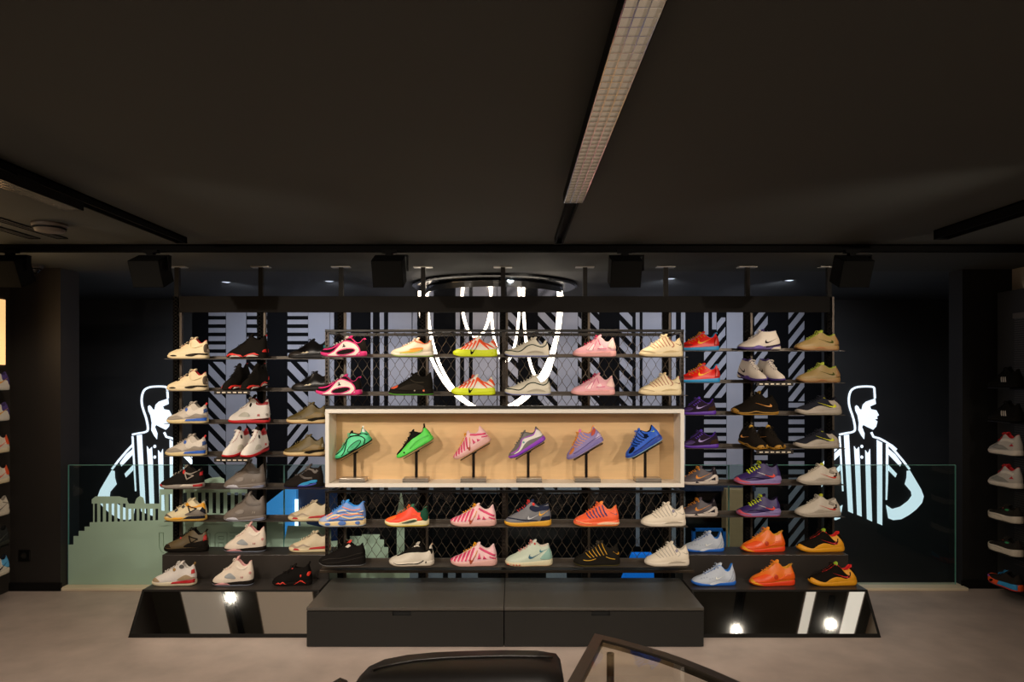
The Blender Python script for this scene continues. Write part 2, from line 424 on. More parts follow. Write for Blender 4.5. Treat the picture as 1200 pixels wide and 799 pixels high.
# pale bands on the unseen ceiling, given an added glow for the leaning mirrors
for xx0, xx1, ee, lb in ((-3.40, -2.98, .10, 'wide pale band with added dim glow on the ceiling above the side rack'), (-2.62, -2.05, .045, 'wide pale band with added faint glow on the ceiling beside the smoke detector track'),
                     (3.02, 3.12, .55, 'narrow white strip with added glow on the ceiling by the thick bare track'), (3.46, 3.62, .7, 'narrow white strip with added glow on the ceiling beside the pale side wall')):
    t = empty('ceiling_glow_band', ((xx0 + xx1) / 2, 1.4, CEIL), lb, 'ceiling light')
    a = (xx1 - xx0) / 2
    MB().box(-a - .01, -a, -1.0, 1.15, -.022, 0).box(a, a + .01, -1.0, 1.15, -.022, 0).box(-a - .01, a + .01, -1.01, -1.0, -.022, 0).box(-a - .01, a + .01, 1.15, 1.16, -.022, 0).build('frame', mat('#8d8578', .4, .5), t)
    MB().box(-a, a, -1.0, 1.15, -.016, -.012).build('diffuser', emis('#f6eee0', ee), t)  # added glow; the band itself is no lamp
rail_thing('lighting_track', 2.31, 2.39, -1.5, 3.74, 'thick black bare track on the ceiling above the dark pier and wall display', h=.05)

def luminaire(xc, y0, y1, label, w=.077):
    zb = EYE + .70; hgt = CEIL - .052 - zb
    t = empty('louvred_light', (xc, (y0 + y1) / 2, zb), label, 'ceiling light', 'louvred lights on the ceiling tracks')
    b = (y1 - y0) / 2; a = w / 2
    h = MB().box(-a - .003, -a, -b, b, .001, hgt).box(a, a + .003, -b, b, .001, hgt).box(-a, a, -b, b, hgt - .004, hgt)
    h.box(-a, a, b - .003, b, .001, hgt).box(-a, a, -b, -b + .003, .001, hgt)
    h.build('housing', mat('#090807', .8, spec=.1), t)
    MB().box(-a, a, -b + .003, b - .003, .024, .026).build('diffuser', emis('#fff0de', .2), t)['label'] = 'dim warm diffuser above the louvre'
    g = MB(); n = int((y1 - y0) / .037)
    for i in range(4):
        x = -a + .0012 + i * (w - .0024) / 3; g.box(x - .0016, x + .0016, -b + .003, b - .003, 0, .02)
    for j in range(n + 1):
        y = -b + .003 + j * (y1 - y0 - .006) / n; g.box(-a, a, y - .0016, y + .0016, .0005, .018)
    g.build('louvre_grid', mat('#d2cec6', .16, .97, noise=.1), t)
    for y in (-b + .3, b - .3): MB().box(-.02, .02, y - .06, y + .06, hgt + .0005, hgt + .0155).build('track_adapter', BLACK, t)
    return t
luminaire(.25, -1.0, 2.79, 'long lit louvred strip light running along the middle of the ceiling')
luminaire(-1.873, .2, 2.92, 'louvred strip light on the track near the smoke detector')

def area(name, loc, rot, sx, sy, power, color, spread=PI):
    l = bpy.data.lights.new(name, 'AREA'); l.shape = 'RECTANGLE'; l.size = sx; l.size_y = sy; l.energy = power; l.color = color; l.spread = spread
    o = bpy.data.objects.new(name, l); COL.objects.link(o); o.location = loc; o.rotation_euler = rot; return o
def spot(name, loc, target, power, color, size, blend=.5, rad=.03):
    l = bpy.data.lights.new(name, 'SPOT'); l.energy = power; l.color = color; l.spot_size = math.radians(size); l.spot_blend = blend; l.shadow_soft_size = rad
    o = bpy.data.objects.new(name, l); COL.objects.link(o); o.location = loc
    o.rotation_euler = (Vector(target) - Vector(loc)).to_track_quat('-Z', 'Y').to_euler(); return o
WARM = (1.0, .82, .62); WARM2 = (1.0, .88, .74); COOL = (.82, .9, 1.0)
area('lamp_louvre', (.25, .9, EYE + .695), (0, 0, 0), .07, 3.6, 52, WARM2)
area('lamp_louvre', (-1.873, 1.56, EYE + .695), (0, 0, 0), .07, 2.6, 32, WARM2)

# four box spotlights on the cross track, facing the shelving
def box_spot(px, label, yaw=0, power=30):
    y = YT - .02; x = X(px, y)
    t = empty('track_spotlight', (x, y, CEIL), label, 'spotlight', 'box spotlights on the cross track', yaw)
    MB().box(-.045, .045, -.02, .02, -.052, -.036).box(-.02, .02, -.018, .018, -.066, -.05).build('adapter', mat('#090807', .8, spec=.1), t)
    br = MB().box(-.02, .115, -.02, .02, -.072, -.066).box(.108, .114, -.02, .02, -.16, -.066)
    br.build('bracket', mat('#090807', .8, spec=.1), t)
    R = Matrix.Translation((0, .0, -.16)) @ Matrix.Rotation(math.radians(24), 4, 'X')
    hd = MB(); w, d = .092, .068
    hd.box(-w, w, -d, -d + .006, -.085, .08, 0, R); hd.box(-w, -w + .006, -d, d, -.085, .08, 0, R); hd.box(w - .006, w, -d, d, -.085, .08, 0, R)
    hd.box(-w, w, -d, d, .074, .08, 0, R); hd.box(-w, w, d - .006, d, .02, .08, 0, R); hd.box(-w, w, d - .006, d, -.085, -.07, 0, R); hd.box(-w, w, -d, d, -.085, -.079, 0, R)
    hd.build('lamp_head', mat('#0b0a08', .8, spec=.1), t, bevel=.002)
    MB().box(-w + .012, w - .012, d - .02, d - .016, -.07, .02, 0, R).build('lens', emis('#ffe2bd', 6.0), t)
    lp = t.matrix_basis @ Vector((0, .10, -.22))
    o = spot('lamp_track_spot', (x, y + .13, CEIL - .19), (x, 4.75, .9), power, WARM, 125, .6, .05)
    return t
for px, lb in ((12, 'black box spotlight on the cross track below the ceiling slot vents'),
               (177, 'black box spotlight hanging above the column of cream sneakers'),
               (456, 'black box spotlight hanging above the beige and orange sneaker'),
               (732, 'black box spotlight hanging above the cream and pink sneakers'),
               (998, 'black box spotlight hanging near the right referee sign')):
    box_spot(px, lb, 0, 12)

# spotlights on the tracks nearer the shop, aimed at the shelving (the leaning mirrors show some of them)
def can_spot(x, y, target, power, label, size=70):
    t = empty('cylinder_spotlight', (x, y, CEIL - .035), label, 'spotlight', 'cylinder spotlights aimed at the shelving')
    MB().box(-.02, .02, -.05, .05, -.02, 0).box(-.008, .008, -.008, .008, -.07, -.02).build('adapter', BLACK, t)
    d = (Vector(target) - Vector((x, y, CEIL - .13))).normalized()
    R = Matrix.Translation((0, 0, -.095)) @ d.to_track_quat('Z', 'Y').to_matrix().to_4x4()
    MB().lathe([(.028, -.08), (.036, -.075), (.036, .06), (.031, .062), (.030, .045)], 20, 0, R).build('lamp_head', BLACK, t)
    MB().lathe([(.019, .046), (.018, .048)], 20, 0, R).build('lens', emis('#ffe6c4', 12.0), t)
    p = Vector((x, y, CEIL - .13)) + d * .075
    return spot('lamp_can_spot', p, target, power, WARM2, size, .75, .025)
rail_thing('lighting_track', -2.885, -2.835, -1.5, 2.6, 'black ceiling track holding a spotlight over the shop floor')
rail_thing('lighting_track', 3.275, 3.325, -1.5, 2.4, 'black ceiling track near the pale side wall')
PW = 90
can_spot(-2.86, 2.45, (-1.6, 4.8, 1.1), PW, 'small black spotlight over the shop floor aimed at the cream sneakers')
can_spot(-1.74, 2.0, (-.55, 4.5, 1.15), PW, 'small black spotlight on the ceiling next to the louvred strip by the smoke detector')
can_spot(2.35, 2.03, (.6, 4.5, 1.15), PW, 'small black spotlight on the thick bare track')
can_spot(3.30, 2.10, (1.7, 4.8, 1.1), PW, 'small black spotlight near the pale side wall')
can_spot(.27, -1.2, (0, 4.5, 1.15), 60, 'small black fill spotlight added at the shop end of the middle track', 60)  # fill lamp added behind the camera to brighten the shelving

# smoke detector, slot vents, dome camera
def pos(px, py, h): # point on a horizontal plane at height h seen at the pixel
    y = (h - EYE) * F / (CY - py); return X(px, y), y
dx, dy = pos(58, 262, CEIL)
d = empty('smoke_detector', (dx, dy, CEIL), 'round pale smoke detector on the dark ceiling beside the slot vents', 'smoke detector')
MB().lathe([(.05, -.045), (.066, -.04), (.075, -.018), (.082, -.012), (.082, 0)], 28).build('body', mat('#4d4137', .6), d, smooth=True)
MB().lathe([(.077, -.03), (.0775, -.022)], 28).build('sensing_slot', BLACK, d)
for x0, lb in ((-2.60, 'longer black slot vent in the ceiling beside the smoke detector'), (-2.76, 'shorter black slot vent in the ceiling near the shop wall')):
    t = empty('slot_vent', (x0, 3.2, CEIL), lb, 'vent', 'slot vents in the ceiling')
    MB().box(-.032, -.026, -.75, .75, -.006, 0).box(.026, .032, -.75, .75, -.006, 0).box(-.032, .032, .744, .75, -.006, 0).box(-.032, .032, -.75, -.744, -.006, 0).build('frame', BLACK, t)
    MB().box(-.026, .026, -.744, .744, -.003, -.001).build('slot', mat('#040404', .8), t)
    MB().box(-.002, .002, -.744, .744, -.005, -.002).build('blade', BLACK, t)
dc = empty('dome_camera', (X(40, 4.9), 4.9, CEIL), 'small dark dome camera on the ceiling above the pier', 'security camera')
MB().lathe([(.052, -.028), (.058, -.02), (.058, 0)], 24).build('base', mat('#2a251f', .5), dc)
MB().lathe([(.004, -.068), (.02, -.065), (.034, -.055), (.043, -.04), (.046, -.028)], 24).build('dome', mat('#0c0b0a', .1), dc, smooth=True)
so = empty('wall_socket', (X(28, 5.05), 5.06, Z(651, 5.05)), 'black wall socket low on the dark pier', 'socket')
MB().box(-.042, .042, -.01, 0, -.042, .042).build('plate', mat('#0a0908', .35), so, bevel=.003)
MB().lathe([(.02, -.002), (.022, .002)], 20, 0, Matrix.Translation((0, -.0105, 0)) @ Matrix.Rotation(PI / 2, 4, 'X')).build('outlet', mat('#221f1c', .4), so)

# downlights in the ceiling over the void; they light the striped graphic
for px, py in ((386, 329), (786, 326), (265, 330), (925, 328), (600, 322)):
    x, y = pos(px, py, CEIL)
    t = empty('downlight', (x, y, CEIL), 'small recessed downlight in the black ceiling behind the header rail', 'downlight', 'downlights over the void')
    MB().lathe([(.045, -.004), (.05, -.003), (.05, 0)], 24).build('trim_ring', mat('#3a3a3c', .4), t)
    MB().lathe([(.03, -.0055), (.034, -.0045)], 24).build('lens', emis('#dfe8ff', .6), t)
    spot('lamp_downlight', (x, y, CEIL - .02), (x, YB, .75), 62, COOL, 130, .7, .05)

# ------------------------------------------------------------------ ring chandelier with hanging light loops
YC = 6.0
ch = empty('loop_chandelier', (X(580, YC), YC, CEIL), 'large round chandelier with glowing white hanging loops behind the shelving', 'chandelier')
MB().lathe([(.70, -.03), (.72, -.02), (.72, 0)], 64).build('ceiling_disc', mat('#07070a', .25), ch)
rz_ = Z(346, YC) - CEIL
MB().lathe([(.57, rz_ + .0), (.60, rz_ + .0), (.60, rz_ + .05), (.57, rz_ + .05)], 64).build('mirror_ring', mat('#c9c9c9', .12, 1.0, noise=.02), ch)
cd = MB()
for k in range(6): cd.tube([(.585 * math.cos(k * PI / 3 + .3), .585 * math.sin(k * PI / 3 + .3), rz_ + .05), (.585 * math.cos(k * PI / 3 + .3), .585 * math.sin(k * PI / 3 + .3), -.02)], .003, 6)
cd.build('suspension_rod', BLACK, ch)
def loop(x0, x1, ybot, dy, wid=.026):
    """A U-shaped flat light strip hanging from the ring."""
    xa_, xb_ = X(x0, YC) - ch.location.x, X(x1, YC) - ch.location.x
    zb_ = Z(ybot, YC) - CEIL; c = (xa_ + xb_) / 2; r = (xb_ - xa_) / 2
    pts = []
    for k in range(49):
        a = PI + PI * k / 48
        pts.append(Vector((c + r * math.cos(a) , dy, rz_ + .02 + (zb_ - rz_ - .02) * abs(math.sin(a)) ** .96)))
    m = MB(); s = MB(); w = wid / 2
    for q, ww, yy, mb in ((pts, w, 0, m),):
        for i in range(len(q) - 1):
            p0, p1 = q[i], q[i + 1]
            t0 = (q[min(i + 1, 48)] - q[max(i - 1, 0)]).normalized(); t1 = (q[min(i + 2, 48)] - q[i]).normalized()
            n0 = Vector((-t0.z, 0, t0.x)); n1 = Vector((-t1.z, 0, t1.x))
            D = Vector((0, .02, 0))
            v = [p0 + n0 * .011 - D, p0 + n0 * .011 + D, p0 - n0 * .011 + D, p0 - n0 * .011 - D, p1 + n1 * .011 - D, p1 + n1 * .011 + D, p1 - n1 * .011 + D, p1 - n1 * .011 - D]
            m.add(v, [(0, 4, 5, 1), (1, 5, 6, 2), (2, 6, 7, 3), (3, 7, 4, 0)])
            g0_, g1_ = .010, .010
            v2 = [p0 - n0 * .0135 - D * 1.05, p0 - n0 * .0135 + D * 1.05, p0 - n0 * .017 + D * 1.05, p0 - n0 * .017 - D * 1.05,
                  p1 - n1 * .0135 - D * 1.05, p1 - n1 * .0135 + D * 1.05, p1 - n1 * .017 + D * 1.05, p1 - n1 * .017 - D * 1.05]
            s.add(v2, [(0, 4, 5, 1), (1, 5, 6, 2), (2, 6, 7, 3), (3, 7, 4, 0)])
    o = m.build('light_loop', emis('#fff0dc', 7.0), ch)
    s.build('backing_strip', mat('#5a564f', .3, .8), o)
loop(498.5, 659.5, 483, .12); loop(494.5, 656, 479, -.14)
loop(538.5, 574, 392.5, .3); loop(574.5, 609, 423, .2); loop(613.5, 655, 446, .05)

# ------------------------------------------------------------------ uprights, header rail, shelf rails
YP = 5.0
post_px = [209, 307, 401, 497, 590.5, 686.5, 781, 876.5, 972]
post_words = ['by the cream sneakers, at the outer end of the rail', 'behind the black and red high-tops', 'just beside the wire frame near the black sneakers', 'behind the beige and orange sneaker',
              'in the middle of the wire frame', 'behind the pink sneakers', 'just beside the wire frame by the red sneakers', 'behind the white and purple high-tops', 'by the khaki sneakers, at the outer end of the rail']
for k, px in enumerate(post_px):
    x = X(px, YP)
    t = empty('shelf_upright', (x, YP, 0), 'tall dark slotted upright ' + post_words[k], 'upright', 'slotted uprights from floor to ceiling')
    m = MB(); top = HC + EYE
    # two flanges joined by rungs: the slots between rungs are open
    m.box(-.03, -.018, -.02, .02, 0, 2.17); m.box(-.002, .012, -.02, .02, 0, 2.17)
    z = .02
    while z < 2.16:
        m.box(-.03, .012, -.02, .0, z, z + .013); z += .025
    m.box(-.03, .012, .014, .02, 0, 2.17)
    m.build('slotted_channel', mat('#110e0b', .75, .2, spec=.15), t)
    MB().box(.013, .03, -.012, .012, 0, 2.17).build('side_bar', mat('#4a4036', .45, .5), t)
    MB().box(-.022, .010, -.015, .015, 2.17, top).build('ceiling_pole', POST, t)
    MB().box(-.075, .06, -.03, .03, top - .006, top).build('ceiling_plate', mat('#a09a90', .4, .6), t)
    MB().box(-.04, .04, -.03, .03, 0, .006).build('foot_plate', POST, t)
hd = MB().box(X(213, YP) , X(970, YP), YP - .035, YP - .022, Z(366, YP - .03), Z(347, YP - .03))
hdr = hd.build('header_rail', mat('#120e0a', .75, spec=.2), bevel=.002)
tag(hdr, 'long dark brown header board across the top of the shelving', 'header board')

SHELF = mat('#4d443b', .42, .35)
def shelf(x0, x1, z, yc, depth, label, group, arms):
    """Shelf: an upright rail behind the shoes with a thin lip under them and arms back to the uprights."""
    t = empty('shelf', ((x0 + x1) / 2, yc, z), label, 'shelf', group)
    h = (x1 - x0) / 2
    MB().box(-h, h, depth - .006, depth + .008, -.004, .02).build('rail', SHELF, t, bevel=.0015)
    MB().box(-h, h, -.05, depth - .006, -.004, -.001).build('lip', SHELF, t)
    for a in arms:
        MB().box(a - (x0 + x1) / 2 - .006, a - (x0 + x1) / 2 + .006, depth + .008, YP - yc - .021, -.004, .02).build('arm', POST, t)
    return t
YS = 4.86
rowsL = [420.5, 458, 496, 534, 572, 610]
rowsR = [411, 448.5, 486, 525, 567.5, 605]
words = ['top', 'second', 'third', 'fourth', 'fifth', 'lowest']
zL = [Z(y - .3, YS - .02) for y in rowsL]; zR = [Z(y - .3, YS - .02) for y in rowsR]
near = ['cream sneakers and black and red high-tops', 'cream sneaker and black high-top pair', 'blue and red trimmed sneaker', 'front-facing white high-top pair', 'black and red sneaker and grey high-top', 'yellow trimmed sneaker and grey high-top']
for i in range(6):
    shelf(X(207.5, YP), X(405, YP), zL[i], YS, .075, words[i] + ' thin dark shelf of the section with the ' + near[i], 'shelves beside the cream sneakers', [X(q, YP) for q in (209, 307, 401)])
near = ['red and blue sneaker and khaki sneaker', 'white and purple high-top pair', 'black and gold sneaker', 'front-facing black and gold pair', 'purple sneaker with yellow laces', 'second purple sneaker with yellow laces']
for i in range(6):
    shelf(X(777, YP), X(976, YP), zR[i], YS, .075, words[i] + ' thin dark shelf of the section with the ' + near[i], 'shelves beside the khaki sneakers', [X(q, YP) for q in (781, 876.5, 972)])
YF = 4.37
rowsC = [418, 463, 616.5, 663]
zC = [Z(y - .2, YF - .03) for y in rowsC]
near = ['upper shelf of the top wire frame', 'lower shelf of the top wire frame', 'upper shelf of the lower wire frame', 'bottom shelf of the lower wire frame']
for i in range(4):
    shelf(X(384, 4.46), X(800, 4.46), zC[i], YF, .075, near[i] + ', dark steel with a row of sneakers', 'shelves of the wire frames', [])

# slanted trays with a slotted lip for the pairs shown from the front
def tray(px0, px1, z, label, flip):
    x0, x1 = X(px0, 4.75), X(px1, 4.75)
    t = empty('pair_tray', ((x0 + x1) / 2, 4.93, z + .043), label, 'tray', 'slanted trays for front-facing pairs')
    h = (x1 - x0) / 2; a = math.radians(8)
    R = Matrix.Rotation(a, 4, 'X')
    MB().box(-h, h, -.29, -.008, -.004, 0, 0, R).build('plate', SHELF, t)
    MB().box(-h, h, -.296, -.29, -.022, .004, 0, R).build('front_lip', mat('#2a2520', .45), t)
    sm = MB()
    for k in range(6):
        c = -h + .03 + k * (2 * h - .06) / 5
        for j in (-.008, 0, .008): sm.box(c + j - .0035, c + j + .0035, -.298, -.296, -.013, -.005, 0, R)
        sm.box(c - .0115, c + .0115, -.2978, -.296, -.0105, -.0075, 0, R)
    sm.build('price_strip', mat('#efe2cc', .5), t)['label'] = 'row of pale marks along the lip'
    return t, R
trL1 = tray(259, 300, zL[1], 'slanted dark tray under the black and red high-top pair', 0)
trL3 = tray(259, 300, zL[3], 'slanted dark tray under the white and red high-top pair', 0)
trR1 = tray(880, 922, zR[1], 'slanted dark tray under the white and purple high-top pair', 1)
trR3 = tray(880, 922, zR[3], 'slanted dark tray under the black and gold pair', 1)

# ------------------------------------------------------------------ wire frames and timber niche in the middle
YU = 4.49
ux = [X(383.5, YU), X(590.5, YU), X(799, YU)]
WIRE = mat('#54483a', .45, .5)
def wire_frame(z0, z1, label, bottom=False):
    cx = (ux[0] + ux[2]) / 2
    t = empty('wire_display_frame', (cx, YU, z0), label, 'display frame', 'wire mesh display frames')
    H = z1 - z0; x0, x2 = ux[0] - cx, ux[2] - cx; xm = ux[1] - cx
    FR = mat('#17130f', .4, .5)
    for xx in (x0, xm, x2):
        m = MB(); m.box(xx - .011, xx - .005, -.012, .012, 0, H); m.box(xx + .005, xx + .011, -.012, .012, 0, H); m.box(xx - .005, xx + .005, .006, .012, 0, H)
        z = .01
        while z < H - .015: m.box(xx - .005, xx + .005, -.010, .006, z, z + .013); z += .026
        m.build('upright', mat('#332a22', .42, .5), t)
    MB().box(x0 - .011, x2 + .011, -.02, .012, H, H + .016).build('top_bar', FR, t, bevel=.002)
    MB().box(x0 - (.03 if bottom else .011), x2 + (.06 if bottom else .011), -.08 if bottom else -.02, .012, -.018, 0).build('bottom_bar', mat('#463c31', .38, .6) if bottom else FR, t, bevel=.002)
    MB().box(x0 - .011, x2 + .011, .28, .30, H - .01, H + .01).box(x0 - .01, x0 + .01, .012, .28, H - .008, H + .008).box(x2 - .01, x2 + .01, .012, .28, H - .008, H + .008).box(xm - .01, xm + .01, .012, .485, H - .008, H + .008).build('rear_bar', FR, t)
    for side, (a, b) in enumerate(((x0 + .012, xm - .012), (xm + .012, x2 - .012))):
        g = MB(); n = int(round((b - a) / .031)); p_ = (b - a) / n; ny = max(2, int(round(H / .054)))
        for i in range(n):
            pts = []
            for j in range(ny + 1):
                right = (j + i) % 2 == 0
                xx = a + (i + (1 if right else 0)) * p_ + (-.001 if right else .001)
                yy = .02 + (.0016 if right else -.0016); zc = j * H / ny
                pts += [(xx, yy, max(0, zc - .007)), (xx, yy, min(H, zc + .007))]
            g.tube(pts, .0017, 4)
        g.build('chain_link_mesh', WIRE, t)['label'] = 'bronze chain-link wire mesh'
    return t
zt0, zt1 = Z(475.3, YU), Z(389, YU)
zb0, zb1 = Z(664, YU), Z(577, YU)
wire_frame(zt0, zt1, 'black framed chain-link panel with yellow, pink and cream sneakers above the timber niche')
wire_frame(zb0, zb1, 'black framed chain-link panel with orange, striped and white sneakers below the timber niche', True)

YN = 4.40
nx0, nx1, nz0, nz1 = X(381, YN), X(802, YN), Z(571, YN), Z(479.5, YN)
ncx = (nx0 + nx1) / 2
nb = empty('display_niche', (ncx, YN, nz0), 'white framed niche lined with pale oak holding six tilted sneakers', 'display niche')
w, h, th, dp = (nx1 - nx0) / 2, nz1 - nz0, .025, .20
CAS = mat('#ebe3d6', .35, noise=.03)
cs = MB().box(-w, w, 0, dp, 0, th).box(-w, w, 0, dp, h - th, h).box(-w, -w + th, 0, dp, th, h - th).box(w - th, w, 0, dp, th, h - th)
cs.build('casing', CAS, nb, bevel=.002)
MB().box(-w + th, w - th, dp - .015, dp - .001, th, h - th).build('oak_back', mat('#dcb684', .5, noise=.12, kind='wood'), nb)
MB().box(-w + th + .02, w - th - .02, .004, .012, h - th - .004, h - th).build('led_channel', mat('#6b645a', .4, .5), nb)

# ------------------------------------------------------------------ drawer units under the frames
CAB = mat('#1a1a18', .45, noise=.08, scale=12)
CAB_LIT = mat('#4b4741', .3, noise=.08, scale=12)  # lighter copy of CAB; light falling on the top is put into its colour
for x0, x1, lb in ((X(359, 4.01), X(590.3, 4.01), 'long low charcoal drawer unit below the black sneaker and striped pink sneakers'),
                   (X(591, 4.01), X(825, 4.01), 'long low charcoal drawer unit below the mint and white sneakers')):
    c = (x0 + x1) / 2; hw = (x1 - x0) / 2
    t = empty('drawer_unit', (c, 4.3, 0), lb, 'drawer unit', 'low charcoal drawer units')
    y0, y1 = 4.01 - 4.3, 4.6 - 4.3
    MB().box(-hw, hw, y0 + .02, y1, .0, .212).build('carcass', CAB, t, bevel=.002)
    MB().box(-hw, hw, y0, y1, .214, .232).build('top_panel', CAB_LIT, t, bevel=.002)
    # drawer front with a cut-out grip
    gx0, gx1, gz0 = -.055 - .02, .055 - .02, .185
    fm = MB().box(-hw + .002, gx0, y0, y0 + .019, .004, .209).box(gx1, hw - .002, y0, y0 + .019, .004, .209).box(gx0, gx1, y0, y0 + .019, .004, gz0)
    dr = fm.build('drawer', CAB, t)
    MB().box(gx0, gx1, y0 + .012, y0 + .019, gz0, .209).build('grip_recess', mat('#050505', .8), dr)['label'] = 'dark cut-out grip'

# ------------------------------------------------------------------ stepped plinths with leaning mirrors
PL = mat('#2f2a26', .38, noise=.08, scale=10)
def plinth(x0, x1, label):
    t = empty('stepped_plinth', ((x0 + x1) / 2, 4.45, 0), label, 'plinth', 'stepped black plinths')
    c = (x0 + x1) / 2; h = (x1 - x0) / 2
    ya, yb, yc_, yd = 4.156 - 4.45, 4.315 - 4.45, 4.55 - 4.45, 4.765 - 4.45
    m = MB()
    prof = [(ya + .012, .012), (yb + .008, .236), (yb, .241), (yc_ + .02, .241), (yc_ + .02, 0), (ya + .012, 0)]
    m.prism([(-h, a, b) for a, b in prof], (2 * h, 0, 0))
    m.build('lower_step', PL, t)
    MB().box(-h + .003, h - .003, yc_, yd, 0, .40).build('upper_step', PL, t, bevel=.003)
    # mirror lying on the slanted face, thin black frame round it
    n = Vector((0, -(.241 - .0), (yb - ya))).normalized() # outward: towards the viewer and up
    n = Vector((0, -.241, yb - ya)).normalized()
    A, B = Vector((0, ya, .0)), Vector((0, yb, .241)); u = (B - A).normalized(); Ln = (B - A).length
    n = Vector((1, 0, 0)).cross(u); n = n if n.y < 0 else -n
    def slab(m, s0, s1, a, b, t0, t1):
        q = [A + u * a + n * t0, A + u * b + n * t0, A + u * b + n * t1, A + u * a + n * t1]
        m.prism([Vector((s0, p.y, p.z)) for p in q], (s1 - s0, 0, 0))
    mm = MB(); slab(mm, -h + .012, h - .012, .022, Ln - .012, -.004, .0)
    mm.build('mirror', mat('#e4e4e0', .02, 1.0, noise=.01), t)
    fm = MB(); slab(fm, -h, h, 0, .022, -.006, .004); slab(fm, -h, h, Ln - .012, Ln, -.006, .004)
    slab(fm, -h, -h + .012, .022, Ln - .012, -.006, .004); slab(fm, h - .012, h, .022, Ln - .012, -.006, .004)
    fm.build('mirror_frame', mat('#171411', .75, spec=.15), t)
plinth(-2.335, -1.215, 'stepped black plinth with a leaning mirror below the grey and cream high-tops')
plinth(1.135, 2.245, 'stepped black plinth with a leaning mirror below the orange and yellow sneakers')

# ------------------------------------------------------------------ tilted stands in the niche
CHR = mat('#b8aea2', .32, .85, noise=.05)
stand_px = [(414.5, 416, 528), (488, 488, 526.5), (555, 555, 528), (620, 619, 527), (688, 687, 528), (758.5, 756, 526.5)]
shoe_words = ['mint green', 'black and neon green', 'pink striped', 'grey and white', 'lilac and orange', 'royal blue']
YST = 4.49
stand_at = []
for k, (bx, pxx, py) in enumerate(stand_px):
    z0 = nz0 + th
    t = empty('shoe_stand', (X(bx, YST), YST, z0), 'small chrome block stand holding the tilted %s sneaker' % shoe_words[k], 'shoe stand', 'chrome shoe stands in the niche')
    MB().box(-.084, .084, -.05, .05, .004, .026).build('base_block', CHR, t, bevel=.002)
    MB().box(-.084, .084, -.05, .05, 0, .004).build('base_foot', mat('#17120e', .4), t)
    px_, pz_ = X(pxx, YST) - X(bx, YST), Z(py, YST) - z0
    a = math.radians(30)
    MB().box(px_ - .009, px_ + .009, -.004, .004, .026, pz_ - .012).build('pole', mat('#2a211a', .3, .6), t)
    R = Matrix.Translation((px_, 0, pz_ - .005)) @ Matrix.Rotation(-a, 4, 'Y')
    MB().box(-.10, .12, -.03, .03, -.008, -.005, 0, R).box(-.015, .015, -.012, .012, -.016, -.008, 0, R).build('support_plate', mat('#1c1713', .3, .5), t)
    stand_at.append((X(pxx, YST), Z(py, YST), a))

# ------------------------------------------------------------------ side wall displays
lw = empty('lit_panel', (XL + .03, 4.6, Z(389, 4.75)), 'glowing warm panel at the edge of the side wall above the purple and yellow sneakers', 'light panel')
y1_ = 4.79; hz = (427 - 351) * y1_ / F / 2
MB().box(-.025, .13, -1.2, .19, -hz - .015, hz + .015).build('case', mat('#3a2f22', .5), lw)
MB().box(.13, .14, -1.2, .185, -hz, hz).build('lit_face', emis('#ffc987', .85), lw)
area('lamp_lit_panel', (XL + .2, 4.0, Z(389, 4.75)), (0, -PI / 2, 0), .4, 1.2, 3.0, (1, .72, .4))
wl = empty('wall_rack', (XL, 4.55, 0), 'dark rack on the side wall carrying the purple, orange and blue trimmed sneakers', 'rack')
MB().box(0, .03, -.8, .3, .1, 1.62).build('back_panel', mat('#0f0d0b', .6), wl)
m = MB()
for z in [.1 + .06 * i for i in range(25)]: m.box(.03, .036, -.8, .3, z, z + .008)
m.build('slat', mat('#191613', .5), wl)
wr = empty('wall_rack', (XR, 4.45, 0), 'tall black slatted rack on the pale side wall with white and black sneakers', 'rack')
MB().box(-.16, 0, -.9, .60, .04, Z(341, 4.95)).build('back_panel', mat('#1d1b19', .5), wr, bevel=.003)
m = MB(); z = .25
while z < Z(372, 4.8): m.box(-.168, -.16, -.85, .42, z, z + .006); z += .016
m.build('slat', mat('#4b4743', .4, .4), wr)
MB().box(-.172, -.16, -.86, .43, Z(372, 4.8), Z(366, 4.8)).build('top_rail', mat('#6a635b', .4, .4), wr)

# ------------------------------------------------------------------ foreground: leather bench and glass table
LEA = mat('#100d0b', .42, noise=.12, scale=40, bump=.15, spec=.35)
def cushion(name, far, y_front, z0, z1, m, parent, origin, r=.045):
    """Upholstered block whose far edge follows the plan points far; rounded along the top rim."""
    n = len(far); ox, oy = origin; cx = sum(p[0] for p in far) / n
    sec = [(0, 0), (0, .80), (.012, .90), (.03, .96), (.06, 1.0), (.5, 1.015), (1, 1.0), (1.03, .96), (1.048, .90), (1.06, .80), (1.06, 0)]
    rings = []
    for i, (x, y) in enumerate(far):
        e = min(i, n - 1 - i); drop = {0: .20, 1: .07, 2: .02}.get(e, 0)
        ring = []
        for a, h in sec:
            yy = y_front + (y - r - y_front) * min(a, 1) + (r * (a - 1) / .06 if a > 1 else 0)
            xx = x + (cx - x) * (.012 if h > .95 else 0)
            ring.append((xx - ox, yy - oy, z0 + (z1 - z0) * (h - drop * (h > .5) * h)))
        rings.append(ring)
    k = len(sec); mb = MB(); f = []
    for i in range(n - 1):
        for j in range(k - 1): f.append((i * k + j, (i + 1) * k + j, (i + 1) * k + j + 1, i * k + j + 1)[::-1])
    f.append(tuple(range(k))); f.append(tuple(reversed(range((n - 1) * k, n * k))))
    mb.add([p for q in rings for p in q], f)
    return mb.build(name, m, parent, smooth=True)
def plan(px, py, z): y = (EYE - z) * F / (py - CY); return X(px, y), y
sf = empty('leather_bench', (-.2, 2.6, 0), 'black leather bench with a curved far edge standing next to the glass table', 'bench')
